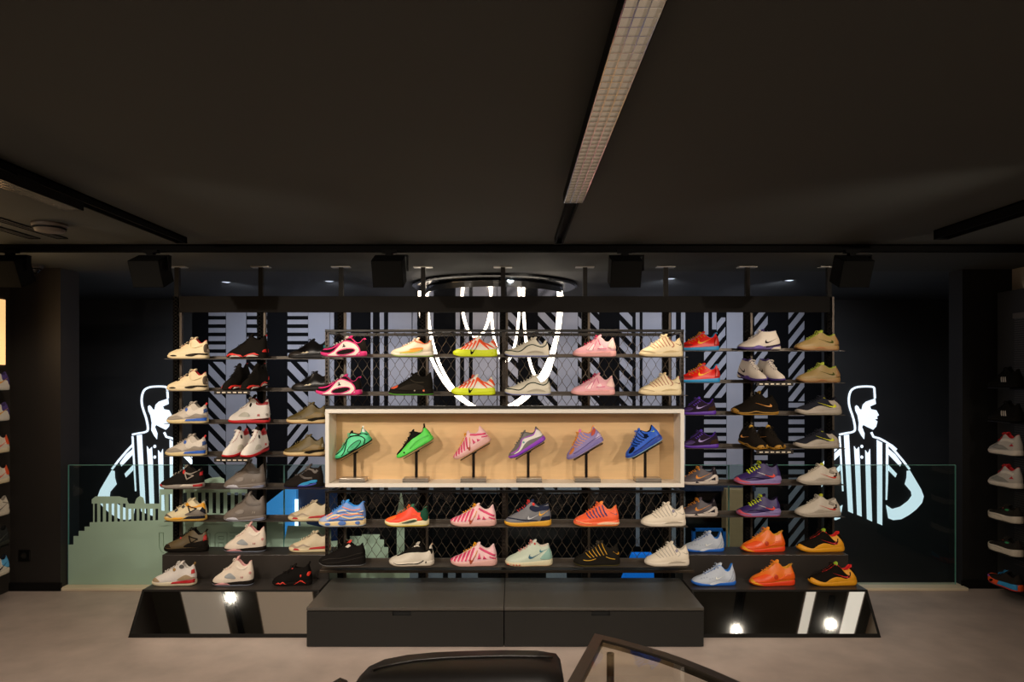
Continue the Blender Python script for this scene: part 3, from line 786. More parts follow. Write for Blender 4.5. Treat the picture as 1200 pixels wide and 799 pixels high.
far = [plan(a, b, .455) for a, b in ((420.5, 786), (423, 779), (434, 773), (452, 767), (478, 762), (510, 759), (545, 757.5), (590, 756.5), (630, 757), (652, 758.5), (657, 760), (659, 764))]
cushion('seat', far, 2.52, .1, .455, LEA, sf, (-.2, 2.6))
pp = [plan(a, b, .4605) for a, b in ((437, 785), (458, 779), (484, 774), (515, 771), (548, 769.5), (590, 768.5), (628, 769), (648, 770))]
MB().tube([(a + .2, b - 2.6, .4605) for a, b in pp], .005, 6).build('piping', mat('#1a1613', .35), sf, smooth=True)
for a, b in ((-.32, -.03), (.33, -.03), (-.25, .1), (.33, .13)): MB().box(a - .02, a + .02, b - .02, b + .02, 0, .12).build('leg', BLACKM, sf)
pf = empty('leather_pouf', (-.64, 2.25, 0), 'black leather pouf peeking in at the picture edge beside the bench', 'pouf')
far = [plan(a, b, .50) for a, b in ((384, 799), (387, 795), (393, 791.5), (401, 789.5), (409, 790), (415, 793), (419, 798))]
cushion('cushion', far, 2.0, .1, .50, LEA, pf, (-.64, 2.25), r=.03)
MB().lathe([(.08, 0), (.08, .11)], 16, 0, Matrix.Translation((0, 0, 0))).build('base', BLACKM, pf)

tb = empty('glass_table', (.55, 2.3, 0), 'low glass-topped table with a dark metal rim and a curved side', 'table')
zt_ = .47; K_ = (EYE - zt_)
def tp(px, py): y = K_ * F / (py - CY); return Vector((X(px, y) - .55, y - 2.3, zt_))
outer = [tp(697, 742)] + [tp(a, b) for a, b in ((727, 749), (756, 757), (780, 764), (803, 772), (836, 785), (868, 799))]
# carry the shape on beyond the picture edge
outer += [Vector((.17, -.62, zt_)), Vector((.18, -.9, zt_)), Vector((-.43, -.9, zt_)), tp(665, 799)]
def inset(poly, d):
    out = []; n = len(poly); c = sum((p for p in poly), Vector()) / n
    for i, p in enumerate(poly):
        a, b = poly[i - 1], poly[(i + 1) % n]
        e1 = (p - a).normalized(); e2 = (b - p).normalized()
        n1 = Vector((e1.y, -e1.x, 0)); n2 = Vector((e2.y, -e2.x, 0))
        if n1.dot(c - p) < 0: n1 = -n1
        if n2.dot(c - p) < 0: n2 = -n2
        bis = (n1 + n2).normalized(); k = d / max(.35, bis.dot(n1)); out.append(p + bis * k)
    return out
inner = inset(outer, .045); n = len(outer)
m = MB()
for i in range(n):
    j = (i + 1) % n
    m.prism([outer[i], outer[j], inner[j], inner[i]], (0, 0, -.03))
m.build('rim', mat('#4a423a', .35, .7), tb)
def glass_table_mat():
    return glass_mat('#f6f6f2', tint=.97)
MB().prism([p + Vector((0, 0, -.006)) for p in inner], (0, 0, -.008)).build('glass_top', glass_table_mat(), tb)
ins2 = inset(outer, .09)
for i in (0, 5, 8, 9):
    q = ins2[i]; MB().tube([(q.x, q.y, 0), (q.x, q.y, zt_ - .03)], .016, 12).build('leg', BLACKM, tb)
# ------------------------------------------------------------------ sneakers
# A sneaker is drawn in its own frame with length 1: x from the toe (0) to the heel (1), y across, z up from the ground.
def interp(tab, u):
    if u <= tab[0][0]: return tab[0][1]
    if u >= tab[-1][0]: return tab[-1][1]
    for i in range(len(tab) - 1):
        if u <= tab[i + 1][0]:
            (x0, y0), (x1, y1) = tab[i], tab[i + 1]
            h = x1 - x0; t = (u - x0) / h
            def slope(k):
                if k <= 0 or k >= len(tab) - 1: 
                    k2 = 0 if k <= 0 else len(tab) - 2
                    return (tab[k2 + 1][1] - tab[k2][1]) / (tab[k2 + 1][0] - tab[k2][0])
                d0 = (tab[k][1] - tab[k - 1][1]) / (tab[k][0] - tab[k - 1][0]); d1 = (tab[k + 1][1] - tab[k][1]) / (tab[k + 1][0] - tab[k][0])
                return 0 if d0 * d1 <= 0 else 2 * d0 * d1 / (d0 + d1)
            m0, m1 = slope(i) * h, slope(i + 1) * h
            t2, t3 = t * t, t * t * t
            return (2 * t3 - 3 * t2 + 1) * y0 + (t3 - 2 * t2 + t) * m0 + (-2 * t3 + 3 * t2) * y1 + (t3 - t2) * m1
WT = [(0, 0), (.006, .045), (.02, .078), (.05, .112), (.1, .142), (.18, .167), (.28, .182), (.36, .183), (.46, .172), (.58, .152), (.7, .142), (.8, .140), (.88, .132), (.94, .112), (.975, .08), (.993, .042), (1, 0)]
NB = 60
US = [(1 - math.cos(2 * PI * k / NB)) / 2 for k in range(NB)]
SD = [-1 if 0 < k < NB / 2 else (1 if k > NB / 2 else 0) for k in range(NB)]   # first half: the side shown to the shopper

BASE = dict(sag=.012, th=.165, t=(.64, .52), az=None, d=(.79, .35), h=(.94, .43), ms=[(0, .10), (.14, .085), (.4, .092), (.7, .11), (1, .14)], os=.025, toe=.035, hspr=.012, bulge=1.0, laces=6, flare=1.0)
PRESET = {
    'low': {},
    'flat': dict(th=.155, t=(.66, .50), d=(.80, .37), h=(.95, .44)),
    'skate': dict(th=.165, t=(.72, .53), d=(.82, .39), h=(.95, .45), ms=[(0, .095), (.15, .075), (.4, .095), (.65, .10), (1, .125)]),
    'high': dict(th=.175, sag=.055, t=(.665, .69), az=.60, d=(.80, .47), h=(.955, .57), ms=[(0, .09), (.15, .075), (.45, .09), (.7, .11), (1, .13)]),
    'mid': dict(th=.16, sag=.02, t=(.62, .54), d=(.79, .42), h=(.95, .50)),
    'ball': dict(th=.155, t=(.61, .47), d=(.78, .31), h=(.93, .41), ms=[(0, .12), (.15, .09), (.4, .095), (.7, .12), (1, .15)], toe=.05),
    'kobe': dict(th=.145, t=(.66, .45), d=(.79, .32), h=(.93, .42), ms=[(0, .085), (.2, .07), (.5, .08), (.8, .10), (1, .115)]),
    'run': dict(th=.16, t=(.69, .45), d=(.81, .31), h=(.95, .39), ms=[(0, .11), (.2, .08), (.5, .09), (1, .12)], toe=.05),
}
def swoosh(x0, z0, x1, z1):
    """tick mark: thick hook at (x0, z0), thin tail ending at (x1, z1)"""
    q = [(1, 1), (.62, .52), (.40, .22), (.25, .06), (.12, 0), (.03, .07), (0, .24), (.03, .46), (.12, .72), (.105, .50), (.14, .36), (.23, .30), (.36, .34), (.62, .60)]
    return [(x0 + (x1 - x0) * a, z0 + (z1 - z0) * b) for a, b in q]
def band(pts, w):
    """ribbon polygon of width w along a polyline (w may be one value per point)"""
    q = [Vector(p) for p in pts]; ws = w if isinstance(w, (list, tuple)) else [w] * len(q)
    l, r = [], []
    for i, p in enumerate(q):
        t = (q[min(i + 1, len(q) - 1)] - q[max(i - 1, 0)]).normalized(); n = Vector((-t.y, t.x)) * ws[i] / 2
        l.append(tuple(p + n)); r.append(tuple(p - n))
    return l + r[::-1]
def oval(cx, cz, a, b, rot=0, n=14):
    c, s = math.cos(rot), math.sin(rot)
    return [(cx + a * math.cos(2 * PI * k / n) * c - b * math.sin(2 * PI * k / n) * s, cz + a * math.cos(2 * PI * k / n) * s + b * math.sin(2 * PI * k / n) * c) for k in range(n)]
def smooth(pts, n=3):
    """open curve through the points, Catmull-Rom"""
    out = []
    for i in range(len(pts) - 1):
        p0, p1, p2, p3 = (Vector(pts[max(i - 1, 0)]), Vector(pts[i]), Vector(pts[i + 1]), Vector(pts[min(i + 2, len(pts) - 1)]))
        for k in range(n):
            t = k / n
            out.append(tuple(.5 * ((2 * p1) + (p2 - p0) * t + (2 * p0 - 5 * p1 + 4 * p2 - p3) * t * t + (3 * p1 - p0 - 3 * p2 + p3) * t ** 3)))
    return out + [tuple(pts[-1])]
def sband(pts, w, n=3): return band(smooth(pts, n), w)

def faces_ring(nr, n, close=True):
    f = []
    for i in range(nr - 1):
        for j in range(n): f.append((i * n + j, i * n + (j + 1) % n, (i + 1) * n + (j + 1) % n, (i + 1) * n + j))
    return f
SCL = .285
ROUND = {'shell', 'mudguard', 'quarter', 'toe_overlay', 'toe_panel', 'collar_panel', 'heel_panel', 'heel_counter', 'wing', 'side_logo', 'heel_logo', 'loop_panel', 'wave_panel', 'side_window', 'toe_rand', 'toe_cap', 'side_flash', 'knit_patch', 'sole_wall', 'sole_cove', 'arch_panel', 'heel_cage', 'sole_wing', 'toe_shield', 'eyelet_wing', 'sole_window'}
def closed_smooth(pts, n=3):
    out = []; k = len(pts)
    for i in range(k):
        p0, p1, p2, p3 = (Vector(pts[(i + j - 1) % k]) for j in range(4))
        for q in range(n):
            t = q / n
            out.append(tuple(.5 * ((2 * p1) + (p2 - p0) * t + (2 * p0 - 5 * p1 + 4 * p2 - p3) * t * t + (3 * p1 - p0 - 3 * p2 + p3) * t ** 3)))
    return out
def patch_mesh(name, polys, bvh, off=.0055, sides=(-1,)):
    bm = bmesh.new()
    out_v, out_f = [], []
    for poly in polys:
        if name in ROUND and len(poly) >= 5: poly = closed_smooth(poly)
        b = bmesh.new()
        vs = [b.verts.new((x, 0, z)) for x, z in poly]
        try:
            tris = tessellate_polygon([[Vector((x, z, 0)) for x, z in poly]])
        except Exception: b.free(); continue
        for t in tris:
            if len(set(t)) == 3:
                try: b.faces.new([vs[i] for i in t])
                except ValueError: pass
        xs = [p[0] for p in poly]; zs = [p[1] for p in poly]; st = .03
        k = math.floor(min(xs) / st) + 1
        while k * st < max(xs):
            bmesh.ops.bisect_plane(b, geom=b.verts[:] + b.edges[:] + b.faces[:], plane_co=(k * st, 0, 0), plane_no=(1, 0, 0)); k += 1
        k = math.floor(min(zs) / st) + 1
        while k * st < max(zs):
            bmesh.ops.bisect_plane(b, geom=b.verts[:] + b.edges[:] + b.faces[:], plane_co=(0, 0, k * st), plane_no=(0, 0, 1)); k += 1
        bmesh.ops.dissolve_degenerate(b, dist=1e-4, edges=b.edges[:])
        b.verts.index_update()
        for sd in sides:
            idx = {}; hits = {}
            for v in b.verts:
                loc, nrm, _, _ = bvh.ray_cast(Vector((v.co.x, sd * .6, v.co.z)), Vector((0, -sd, 0)))
                if loc is None:
                    loc, nrm, _, dist = bvh.find_nearest(Vector((v.co.x, sd * .03, v.co.z)))
                    if loc is None or dist > .07: continue
                    hits[v.index] = (loc + nrm * off, loc - nrm * .002); continue
                if nrm.y * sd < 0: nrm = -nrm
                hits[v.index] = (loc + nrm * off + Vector((0, sd * .001, 0)), loc - nrm * .002)
            fl = []
            for f in b.faces:
                ids = [v.index for v in f.verts]
                if all(i in hits for i in ids):
                    ys = [hits[i][0].y for i in ids]
                    if max(ys) - min(ys) < .14:
                        if f.normal.y * sd < 0: ids = ids[::-1]
                        fl.append(ids)
            ec = {}
            for ids in fl:
                for a in range(len(ids)):
                    e = (ids[a], ids[(a + 1) % len(ids)]); ec[e] = 1
            o = len(out_v)
            used = sorted({i for ids in fl for i in ids}); mp = {i: o + n_ for n_, i in enumerate(used)}
            out_v += [hits[i][0] for i in used]
            out_f += [tuple(mp[i] for i in ids) for ids in fl]
            o2 = len(out_v); mp2 = {}
            for (a, c) in ec:
                if (c, a) not in ec:
                    for q in (a, c):
                        if q not in mp2: mp2[q] = len(out_v); out_v.append(hits[q][1])
                    out_f.append((mp[a], mp2[a], mp2[c], mp[c]))
        b.free()
    bm.free()
    m = MB(); m.v = [tuple(v * SCL) for v in out_v]; m.f = out_f; m.mi = [0] * len(out_f)
    return m

def build_shoe_meshes(cfg):
    """Return [(part name, MB, material, smooth, label)] for one kind of sneaker."""
    p = dict(BASE); p.update(PRESET[cfg.get('base', 'low')]); p.update({k: v for k, v in cfg.items() if k in BASE})
    parts = []
    fl = p['flare']
    def zb(u):                                     # underside with toe spring and heel lift
        z = p['toe'] * max(0, 1 - u / .22) ** 2
        return z + p['hspr'] * max(0, (u - .86) / .14) ** 2
    def w(u): return interp(WT, u)
    ms = p['ms']
    def ring(scale, zf):
        return [Vector((.5 + (u - .5) * (1 - (1 - scale) * .36), sd * w(u) * scale, zf(u))) for u, sd in zip(US, SD)]
    osz = p['os']
    r = [ring(.86, zb), ring(.96, lambda u: zb(u) + .004), ring(1.0 * fl, lambda u: zb(u) + osz * .6), ring(1.0 * fl, lambda u: zb(u) + osz)]
    m = MB(); n = NB
    m.add([v for q in r for v in q], faces_ring(len(r), n)); m.add(r[0], [tuple(reversed(range(n)))]); m.add(r[-1], [tuple(range(n))])
    outm = m
    def mz(t): return lambda u: (zb(u) + osz) * (1 - t) + max(zb(u) + osz + .01, interp(ms, u)) * t
    r = [ring(.99 * fl, mz(0)), ring(1.015 * fl, mz(.25)), ring(1.01, mz(.6)), ring(.985, mz(.92)), ring(.95, mz(1.0))]
    m = MB(); m.add([v for q in r for v in q], faces_ring(len(r), n)); m.add(r[-1], [tuple(range(n))]); m.add(r[0], [tuple(reversed(range(n)))])
    midm = m
    # upper: a sheet from the sole edge to the collar line, closed round the foot
    tu, tz = p['t']; du, dz = p['d']; hu, hz = p['h']
    ut = .27
    th = p['th']
    zt = th + (tz - th) * (ut - .08) / (tu - .08) - .02
    au = tu - .045
    az = p['az'] or (tz - .045)
    dz -= .02; du -= .01
    ct = [(ut, zt), (ut + (au - ut) * .5, zt + (az - zt) * .5 - p['sag']), (au, az), (au + .035, az - .02), (du, dz), (du + .06, dz + .012), (hu - .02, hz - .008), (hu, hz)]
    UC = [(0, ut), (.15, ut + .03), (.3, .37), (.45, .485), (.6, .60), (.75, .75), (.9, .90 * hu / .95), (1, hu)]
    YCo = [(ut, .012), (ut + .05, .035), (.45, .05), (.58, .06), (.7, .068), (.82, .066), (.9, .05), (hu - .012, .024), (hu, 0)]
    NT = 15
    base, coll = [], []
    for u, sd in zip(US, SD):
        zz = interp(ms, u) - .012
        base.append(Vector((.5 + (u - .5) * .975, sd * w(u) * .955, zz)))
        uc = interp(UC, u); yc = interp(YCo, uc)
        coll.append(Vector((uc, sd * yc, interp(ct, uc))))
    rings = []
    for i in range(NT + 1):
        t = i / NT; q = []
        for k in range(n):
            P0, P3 = base[k], coll[k]; u = US[k]
            d = Vector((P0.x - P3.x, P0.y - P3.y, 0)); dl = d.length
            front = max(0.0, 1 - u / .34)            # 1 at the toe tip
            fs = front * front * (3 - 2 * front)
            back = max(0.0, (u - .9) / .1)
            # toe box: rise steeply, then run back along the vamp
            P1 = P0 + Vector((0, 0, (th * 1.08 - P0.z) * .80)) * fs + (Vector((0, SD[k] * .012, (P3.z - P0.z) * .42))) * (1 - fs)
            P2v = P3 + d * .55 + Vector((0, 0, -(P3.z - th) * .68))
            P2s = P3 + d * .32 + Vector((0, SD[k] * .008, -(P3.z - P0.z) * .33))
            P2 = P2v * fs + P2s * (1 - fs)
            if back > 0:
                P1 = P1 + Vector((.022 * back, 0, 0)); P2 = P2 + Vector((-.004 * back, 0, 0))
            a = (1 - t)
            q.append(P0 * a ** 3 + P1 * 3 * a * a * t + P2 * 3 * a * t * t + P3 * t ** 3)
        rings.append(q)
    m = MB(); m.add([v for q in rings for v in q], faces_ring(NT + 1, n)); upm = m
    # lining: padded roll over the collar, then down to the footbed
    cx = .64
    r0 = coll
    r1 = [Vector((cx + (v.x - cx) * .985, v.y * .86, v.z + .012)) for v in coll]
    r2 = [Vector((cx + (v.x - cx) * .955, v.y * .66, v.z + .006)) for v in coll]
    r3 = [Vector((cx + (v.x - cx) * .94, v.y * .62, max(.16, v.z - .06))) for v in coll]
    r4 = [Vector((cx + (v.x - cx) * .94, v.y * .85, .15)) for v in coll]
    m = MB(); m.add([v for q in (r0, r1, r2, r3, r4) for v in q], faces_ring(5, n)); m.add(r4, [tuple(range(n))]); linm = m
    # tongue
    s_pts = []
    p0 = Vector((ut - .02, 0, zt - .012)); p3 = Vector((tu, 0, tz)); dirv = (p3 - p0)
    NS = 12
    m = MB(); rows = []
    nrm = Vector((-dirv.z, 0, dirv.x)).normalized()
    ctl = (p0 + p3) / 2 - nrm * (.035 + p['sag'] * .6) + dirv * .08
    for i in range(NS + 1):
        t = i / NS; c = p0 * (1 - t) ** 2 + ctl * 2 * t * (1 - t) + p3 * t * t
        tg = ((ctl - p0) * (1 - t) + (p3 - ctl) * t).normalized(); nn = Vector((-tg.z, 0, tg.x))
        hw = interp([(0, .022), (.5, .052), (.8, .066), (.93, .060), (1, .030)], t)
        arch = interp([(0, .012), (.6, .03), (.9, .03), (1, .012)], t); thk = interp([(0, .008), (.7, .018), (.95, .024), (1, .010)], t)
        row = []
        for j in range(9):
            q = -1 + j / 4; row.append(c + Vector((0, q * hw, 0)) + nn * (arch * (1 - q * q) - arch * .6 + thk * (1 - q ** 4)))
        for j in range(9):
            q = 1 - j / 4; row.append(c + Vector((0, q * hw, 0)) + nn * (arch * (1 - q * q) - arch * .6 - thk * (1 - q ** 4)) - Vector((0, 0, .001)))
        rows.append(row)
    def tong(i0, i1):
        mm = MB(); R_ = rows[i0:i1 + 1]; k = 18
        mm.add([v for q in R_ for v in q], faces_ring(len(R_), k))
        mm.add(R_[-1], [tuple(range(k))]); mm.add(R_[0], [tuple(reversed(range(k)))]); return mm
    cut = 9
    # laces
    lm_ = MB(); nl = p['laces']
    nrm = Vector((-dirv.z, 0, dirv.x)).normalized()
    for i in range(nl):
        t = .06 + .62 * i / max(1, nl - 1)
        uc = ut + .015 + (au - .02 - ut) * (i + .35) / nl
        e = Vector((uc, 0, interp(ct, uc))); ye = interp(YCo, uc) + .016
        q = []
        for j in range(7):
            s = -1 + j / 3
            q.append(e + Vector((.012 * s * (1 if i % 2 else -1), s * ye, 0)) + nrm * (.034 * (1 - s * s) + .006))
        lm_.tube(q, .0085, 6)
    # bow: two loops lying over the top of the throat
    if nl:
        e = Vector((au - .03, 0, interp(ct, au - .03))) + nrm * .045
        for s in (-1, 1):
            lm_.tube([e + Vector((a * .035 - .01, s * b * .075, c_ * .012 - .03 * b * b)) for a, b, c_ in ((0, .05, 0), (-.6, .5, 1), (-.8, 1.0, 0), (.1, 1.05, -.5), (.5, .6, 0), (.1, .1, 0))], .0075, 6)
    def sc(m): m.v = [tuple(Vector(v) * SCL) for v in m.v]; return m
    allv = upm.v + midm.v + outm.v; o1 = len(upm.v); o2 = o1 + len(midm.v)
    bvh = BVHTree.FromPolygons([Vector(v) for v in allv], list(upm.f) + [tuple(i + o1 for i in f) for f in midm.f] + [tuple(i + o2 for i in f) for f in outm.f])
    rough = cfg.get('rough', .5); lum = lambda h: sum(rgb(h)[:3]) / 3
    cm = lambda h, r=None: mat(h, (r if r is not None else rough) if lum(h) > .04 or rough < .4 else .8, 0, .07, 90, .12, .5 if lum(h) > .04 else (.25 if rough < .4 else .08))
    parts.append(('outsole', sc(outm), cm(cfg['out'], .55), True, None))
    parts.append(('midsole', sc(midm), cm(cfg['mid'], .5), True, None))
    parts.append(('upper', sc(upm), cm(cfg['up']), True, None))
    parts.append(('lining', sc(linm), cm(cfg.get('lin', cfg['up']), .8), True, None))
    ton = cfg.get('ton', cfg['up'])
    tip = cfg.get('tip')
    if tip:
        parts.append(('tongue', sc(tong(0, cut)), cm(ton, .7), True, None)); parts.append(('tongue_tip', sc(tong(cut, NS)), cm(tip, .6), True, None))
    else: parts.append(('tongue', sc(tong(0, NS)), cm(ton, .7), True, None))
    if nl: parts.append(('laces', sc(lm_), cm(cfg.get('lace', cfg['up']), .8), True, None))
    if cfg.get('pull'):
        m = MB(); pz = cfg.get('pullh', .05)
        m.tube([(hu - .01, 0, hz - .03), (hu + .012, 0, hz + .01), (hu + .03, 0, hz + pz), (hu + .012, 0, hz + pz + .012), (hu - .004, 0, hz + pz * .6), (hu - .015, 0, hz - .005)], .012, 6)
        parts.append(('pull_tab', sc(m), cm(cfg['pull'], .6), True, None))
    lay = {}
    for nm, h, *polys in cfg.get('p', []):
        off = .0055 + .0025 * lay.get('n', 0); lay['n'] = lay.get('n', 0) + 1
        for sd in ((-1, 1) if cfg.get('both') else (-1,)):
            mm = patch_mesh(nm, polys, bvh, off, (sd,))
            if mm.f: parts.append((nm, mm, cm(h, cfg.get('prough', rough)), True, None))
    return parts

KINDS = {}
FIRST = {}
def shoe(kind, loc, length, label, group=None, yaw=0, tilt=0, pitch=0, roll=0):
    """Place one sneaker; the first of a kind is built, later ones are copies of it and of each of its parts."""
    cfg = KINDS[kind]
    if kind not in FIRST:
        root = bpy.data.objects.new('sneaker', None); COL.objects.link(root); root.empty_display_size = .05
        kids = []
        for nm, mb, m, sm, lb in build_shoe_meshes(cfg):
            mb.v = [(v[0] - SCL / 2, v[1], v[2]) for v in mb.v]
            kids.append(mb.build(nm, m, root, smooth=sm))
        FIRST[kind] = (root, kids)
    else:
        r0, k0 = FIRST[kind]
        root = r0.copy(); COL.objects.link(root)
        for k in k0:
            c = k.copy(); c.parent = root; COL.objects.link(c)
    s = length / SCL
    M = Matrix.Translation(loc) @ Matrix.Rotation(pitch, 4, 'X') @ Matrix.Rotation(yaw, 4, 'Z') @ Matrix.Rotation(-tilt, 4, 'Y') @ Matrix.Diagonal((s, s, s, 1))
    root.matrix_basis = M
    root['label'] = label; root['category'] = 'sneaker'
    if group: root['group'] = group
    elif 'group' in root: del root['group']
    return root
# ------------------------------------------------------------------ the kinds of sneaker, drawn from the side
def K(n, **k): KINDS[n] = k
def rearpanel(h, x0=.5, z0=.055, z1=.125, x1=.985): return ('midsole_panel', h, [(x0, z0), (x0 + .04, z0 + .045), (x0 + .14, z1 - .015), (x1, z1 + .01), (x1, z0 + .005)])
def mudguard(h): return ('mudguard', h, [(.005, .10), (.03, .135), (.10, .165), (.17, .15), (.24, .10), (.15, .09), (.06, .095)])
def wing(h): return ('wing_frame', h, band([(.595, .36), (.665, .20)], .022), band([(.655, .205), (.80, .29)], .022), band([(.80, .285), (.59, .355)], .022))
K('cream', base='skate', up='#dccaa4', mid='#dfcda6', out='#d4bf95', lin='#b0141f', ton='#dccaa4', lace='#e2d3b2', p=[
    ('sole_window', '#2a231c', [(.12, .065), (.17, .09), (.25, .09), (.30, .065), (.22, .052)]), ('sole_window', '#2a231c', [(.5, .075), (.55, .105), (.72, .13), (.97, .125), (.97, .085), (.80, .095), (.68, .06), (.58, .055)]),
    ('eyelet_wing', '#2b241c', [(.25, .24), (.33, .285), (.35, .255), (.28, .225)]), ('eyelet_wing', '#2b241c', [(.47, .365), (.52, .42), (.56, .38), (.53, .345)]),
    ('heel_counter', '#4a3e30', [(.93, .16), (.91, .30), (.955, .36), (.99, .26), (.995, .17)]), ('quarter_overlay', '#d2be95', sband([(.60, .40), (.62, .29), (.72, .26), (.88, .32)], .012))])
K('skateblue', base='skate', up='#c3b8ab', mid='#e6d09c', out='#e0c88f', lin='#8f867c', ton='#b5aa9d', tip='#a99e92', lace='#c9beb1', pull='#d5211d', pullh=.03, p=[
    ('toe_overlay', '#968c80', [(.02, .11), (.05, .15), (.16, .155), (.30, .19), (.46, .14), (.40, .105), (.2, .09)]), ('quarter', '#d6ccc0', [(.52, .30), (.60, .40), (.70, .30), (.90, .40), (.96, .25), (.75, .19), (.55, .2)]),
    ('wing', '#8f8478', [(.50, .14), (.62, .17), (.74, .235), (.82, .225), (.98, .19), (.99, .145), (.7, .13)]), rearpanel('#1259c0'), ('eyelet', '#1b56b4', oval(.515, .325, .036, .04)), ('heel_panel', '#2a4a86', [(.93, .24), (.92, .33), (.965, .36), (.985, .27)])])
K('blackcement', base='skate', up='#1c1917', mid='#9b9188', out='#8e857c', lin='#2a2623', ton='#1c1917', lace='#b0a596', p=[
    ('midsole_panel', '#d6cabd', [(.5, .05), (.58, .095), (.80, .085), (.8, .045)]), ('midsole_panel', '#b9171c', [(.80, .045), (.80, .085), (.985, .105), (.985, .05)]), ('toe_bumper', '#b9171c', [(.01, .09), (.05, .10), (.12, .065), (.06, .05)]),
    wing('#a89d92'), ('eyelet', '#cf1f1f', oval(.58, .37, .032, .045)), ('heel_panel', '#b9171c', [(.93, .28), (.925, .36), (.96, .38), (.97, .29)]), ('collar_trim', '#a89d92', sband([(.60, .37), (.72, .335), (.82, .36), (.92, .42)], .014))])
K('skateyellow', base='skate', up='#e9d9b1', mid='#e4b75c', out='#d7a64b', lin='#cfc0a0', ton='#e9d9b1', lace='#e9d9b1', pull='#6e6860', pullh=.02, p=[
    ('mudguard', '#6b655d', [(.01, .11), (.05, .15), (.14, .145), (.24, .095), (.2, .085), (.12, .12), (.05, .10)]), ('midsole_panel', '#f0aa12', [(.22, .05), (.30, .085), (.5, .09), (.46, .05)]), ('midsole_panel', '#23242d', [(.50, .055), (.62, .115), (.98, .125), (.98, .06)]),
    ('quarter', '#80766c', [(.56, .14), (.62, .20), (.80, .27), (.93, .23), (.97, .14)]), ('collar_panel', '#eda514', [(.53, .37), (.57, .42), (.67, .34), (.80, .35), (.93, .42), (.97, .27), (.90, .33), (.75, .30), (.63, .31)]),
    wing('#23242d'), ('eyelet_wing', '#3a3d46', [(.27, .23), (.33, .27), (.36, .24), (.30, .205)]), ('eyelet_wing', '#3a3d46', [(.43, .31), (.48, .36), (.52, .33), (.48, .29)]), ('heel_panel', '#23242d', [(.88, .24), (.93, .32), (.975, .25), (.98, .17)])])
K('olivedark', base='skate', up='#564629', mid='#17130f', out='#14110d', lin='#15120f', ton='#15120f', tip='#15120f', lace='#1a1612', pull='#1c1813', pullh=.03, p=[
    ('toe_overlay', '#2b2219', [(.01, .10), (.05, .16), (.16, .165), (.22, .10)]), ('quarter', '#1a1612', [(.52, .12), (.60, .20), (.75, .22), (.97, .26), (.98, .13)]), wing('#1b1712'), ('heel_panel', '#a81a18', [(.92, .24), (.915, .34), (.955, .38), (.975, .26)]), ('eyelet', '#b1281f', oval(.40, .30, .018, .02))])
K('skatered', base='skate', up='#dbd2cb', mid='#e2d3b4', out='#d9c8a5', lin='#c9c0b8', ton='#dbd2cb', tip='#d3cac2', lace='#e0d8d0', pull='#8a6b36', pullh=.04, p=[
    mudguard('#a48c6c'), ('midsole_panel', '#bb161c', [(.49, .055), (.52, .09), (.70, .115), (.985, .145), (.985, .065)]), ('wing', '#a48c6c', [(.62, .135), (.72, .21), (.82, .245), (.93, .195), (.98, .165), (.75, .13)]),
    ('eyelet', '#a07c46', oval(.535, .35, .032, .036)), ('heel_panel', '#b8201d', [(.92, .26), (.915, .345), (.955, .36), (.975, .27)]), ('tongue_mark', '#4a4643', oval(.70, .42, .05, .045))])
K('blackred', both=True, base='high', up='#15120f', mid='#17130f', out='#2a2420', lin='#120f0d', lace='#1a1613', pull='#d8261c', pullh=.0, t=(.66, .62), az=.54, p=[
    ('midsole_flash', '#d8261c', [(.03, .075), (.10, .125), (.20, .13), (.30, .105), (.40, .09), (.46, .04), (.36, .055), (.24, .085), (.12, .085), (.06, .05)]), ('midsole_flash', '#d8261c', [(.46, .05), (.58, .115), (.72, .145), (.84, .09), (.76, .085), (.68, .105), (.56, .065)]),
    ('midsole_panel', '#bdb3ac', [(.12, .04), (.18, .075), (.32, .07), (.40, .04)]), ('midsole_panel', '#bdb3ac', [(.52, .045), (.58, .085), (.70, .095), (.82, .05)]), ('heel_panel', '#d8261c', [(.90, .16), (.93, .22), (.975, .24), (.98, .16)])])
K('whitered', both=True, base='high', up='#ded7cf', mid='#c2141d', out='#8e1218', lin='#951019', ton='#ded7cf', tip='#1d1815', lace='#e7e0d8', p=[
    ('midsole_panel', '#2a1d1a', [(.60, .075), (.72, .10), (.985, .125), (.985, .08), (.75, .085)]), ('side_window', '#b9b4a6', [(.30, .17), (.36, .235), (.44, .265), (.52, .25), (.56, .19), (.54, .16), (.40, .155)]), ('collar_panel', '#a5121b', [(.70, .52), (.74, .47), (.82, .48), (.94, .52), (.955, .45), (.93, .44), (.80, .43), (.70, .45)]),
    ('ankle_number', '#b02a2a', [(.74, .17), (.745, .225), (.765, .225), (.76, .17)], [(.775, .17), (.78, .225), (.80, .225), (.795, .17)]), ('eyelet', '#1f1a18', oval(.57, .44, .022, .05, -.2)), ('heel_panel', '#8b847c', oval(.95, .21, .02, .03))])
K('greyhigh', base='high', up='#73685f', mid='#786d65', out='#a9a9b6', lin='#8e8379', ton='#51473f', tip='#8d8278', lace='#6a5f57', p=[
    ('midsole_panel', '#c3c2cc', [(.10, .035), (.15, .075), (.28, .10), (.36, .085), (.42, .035)]), ('midsole_panel', '#8287a0', [(.70, .03), (.80, .06), (.985, .085), (.985, .035)]), ('side_window', '#8a7f76', [(.32, .20), (.40, .265), (.52, .26), (.52, .19), (.42, .175)]),
    ('ankle_number', '#a69b8f', [(.72, .17), (.735, .225), (.75, .225), (.735, .17)], [(.765, .17), (.78, .225), (.795, .225), (.78, .17)]), ('collar_panel', '#5f554d', sband([(.55, .46), (.62, .40), (.75, .38), (.90, .40)], .05))])
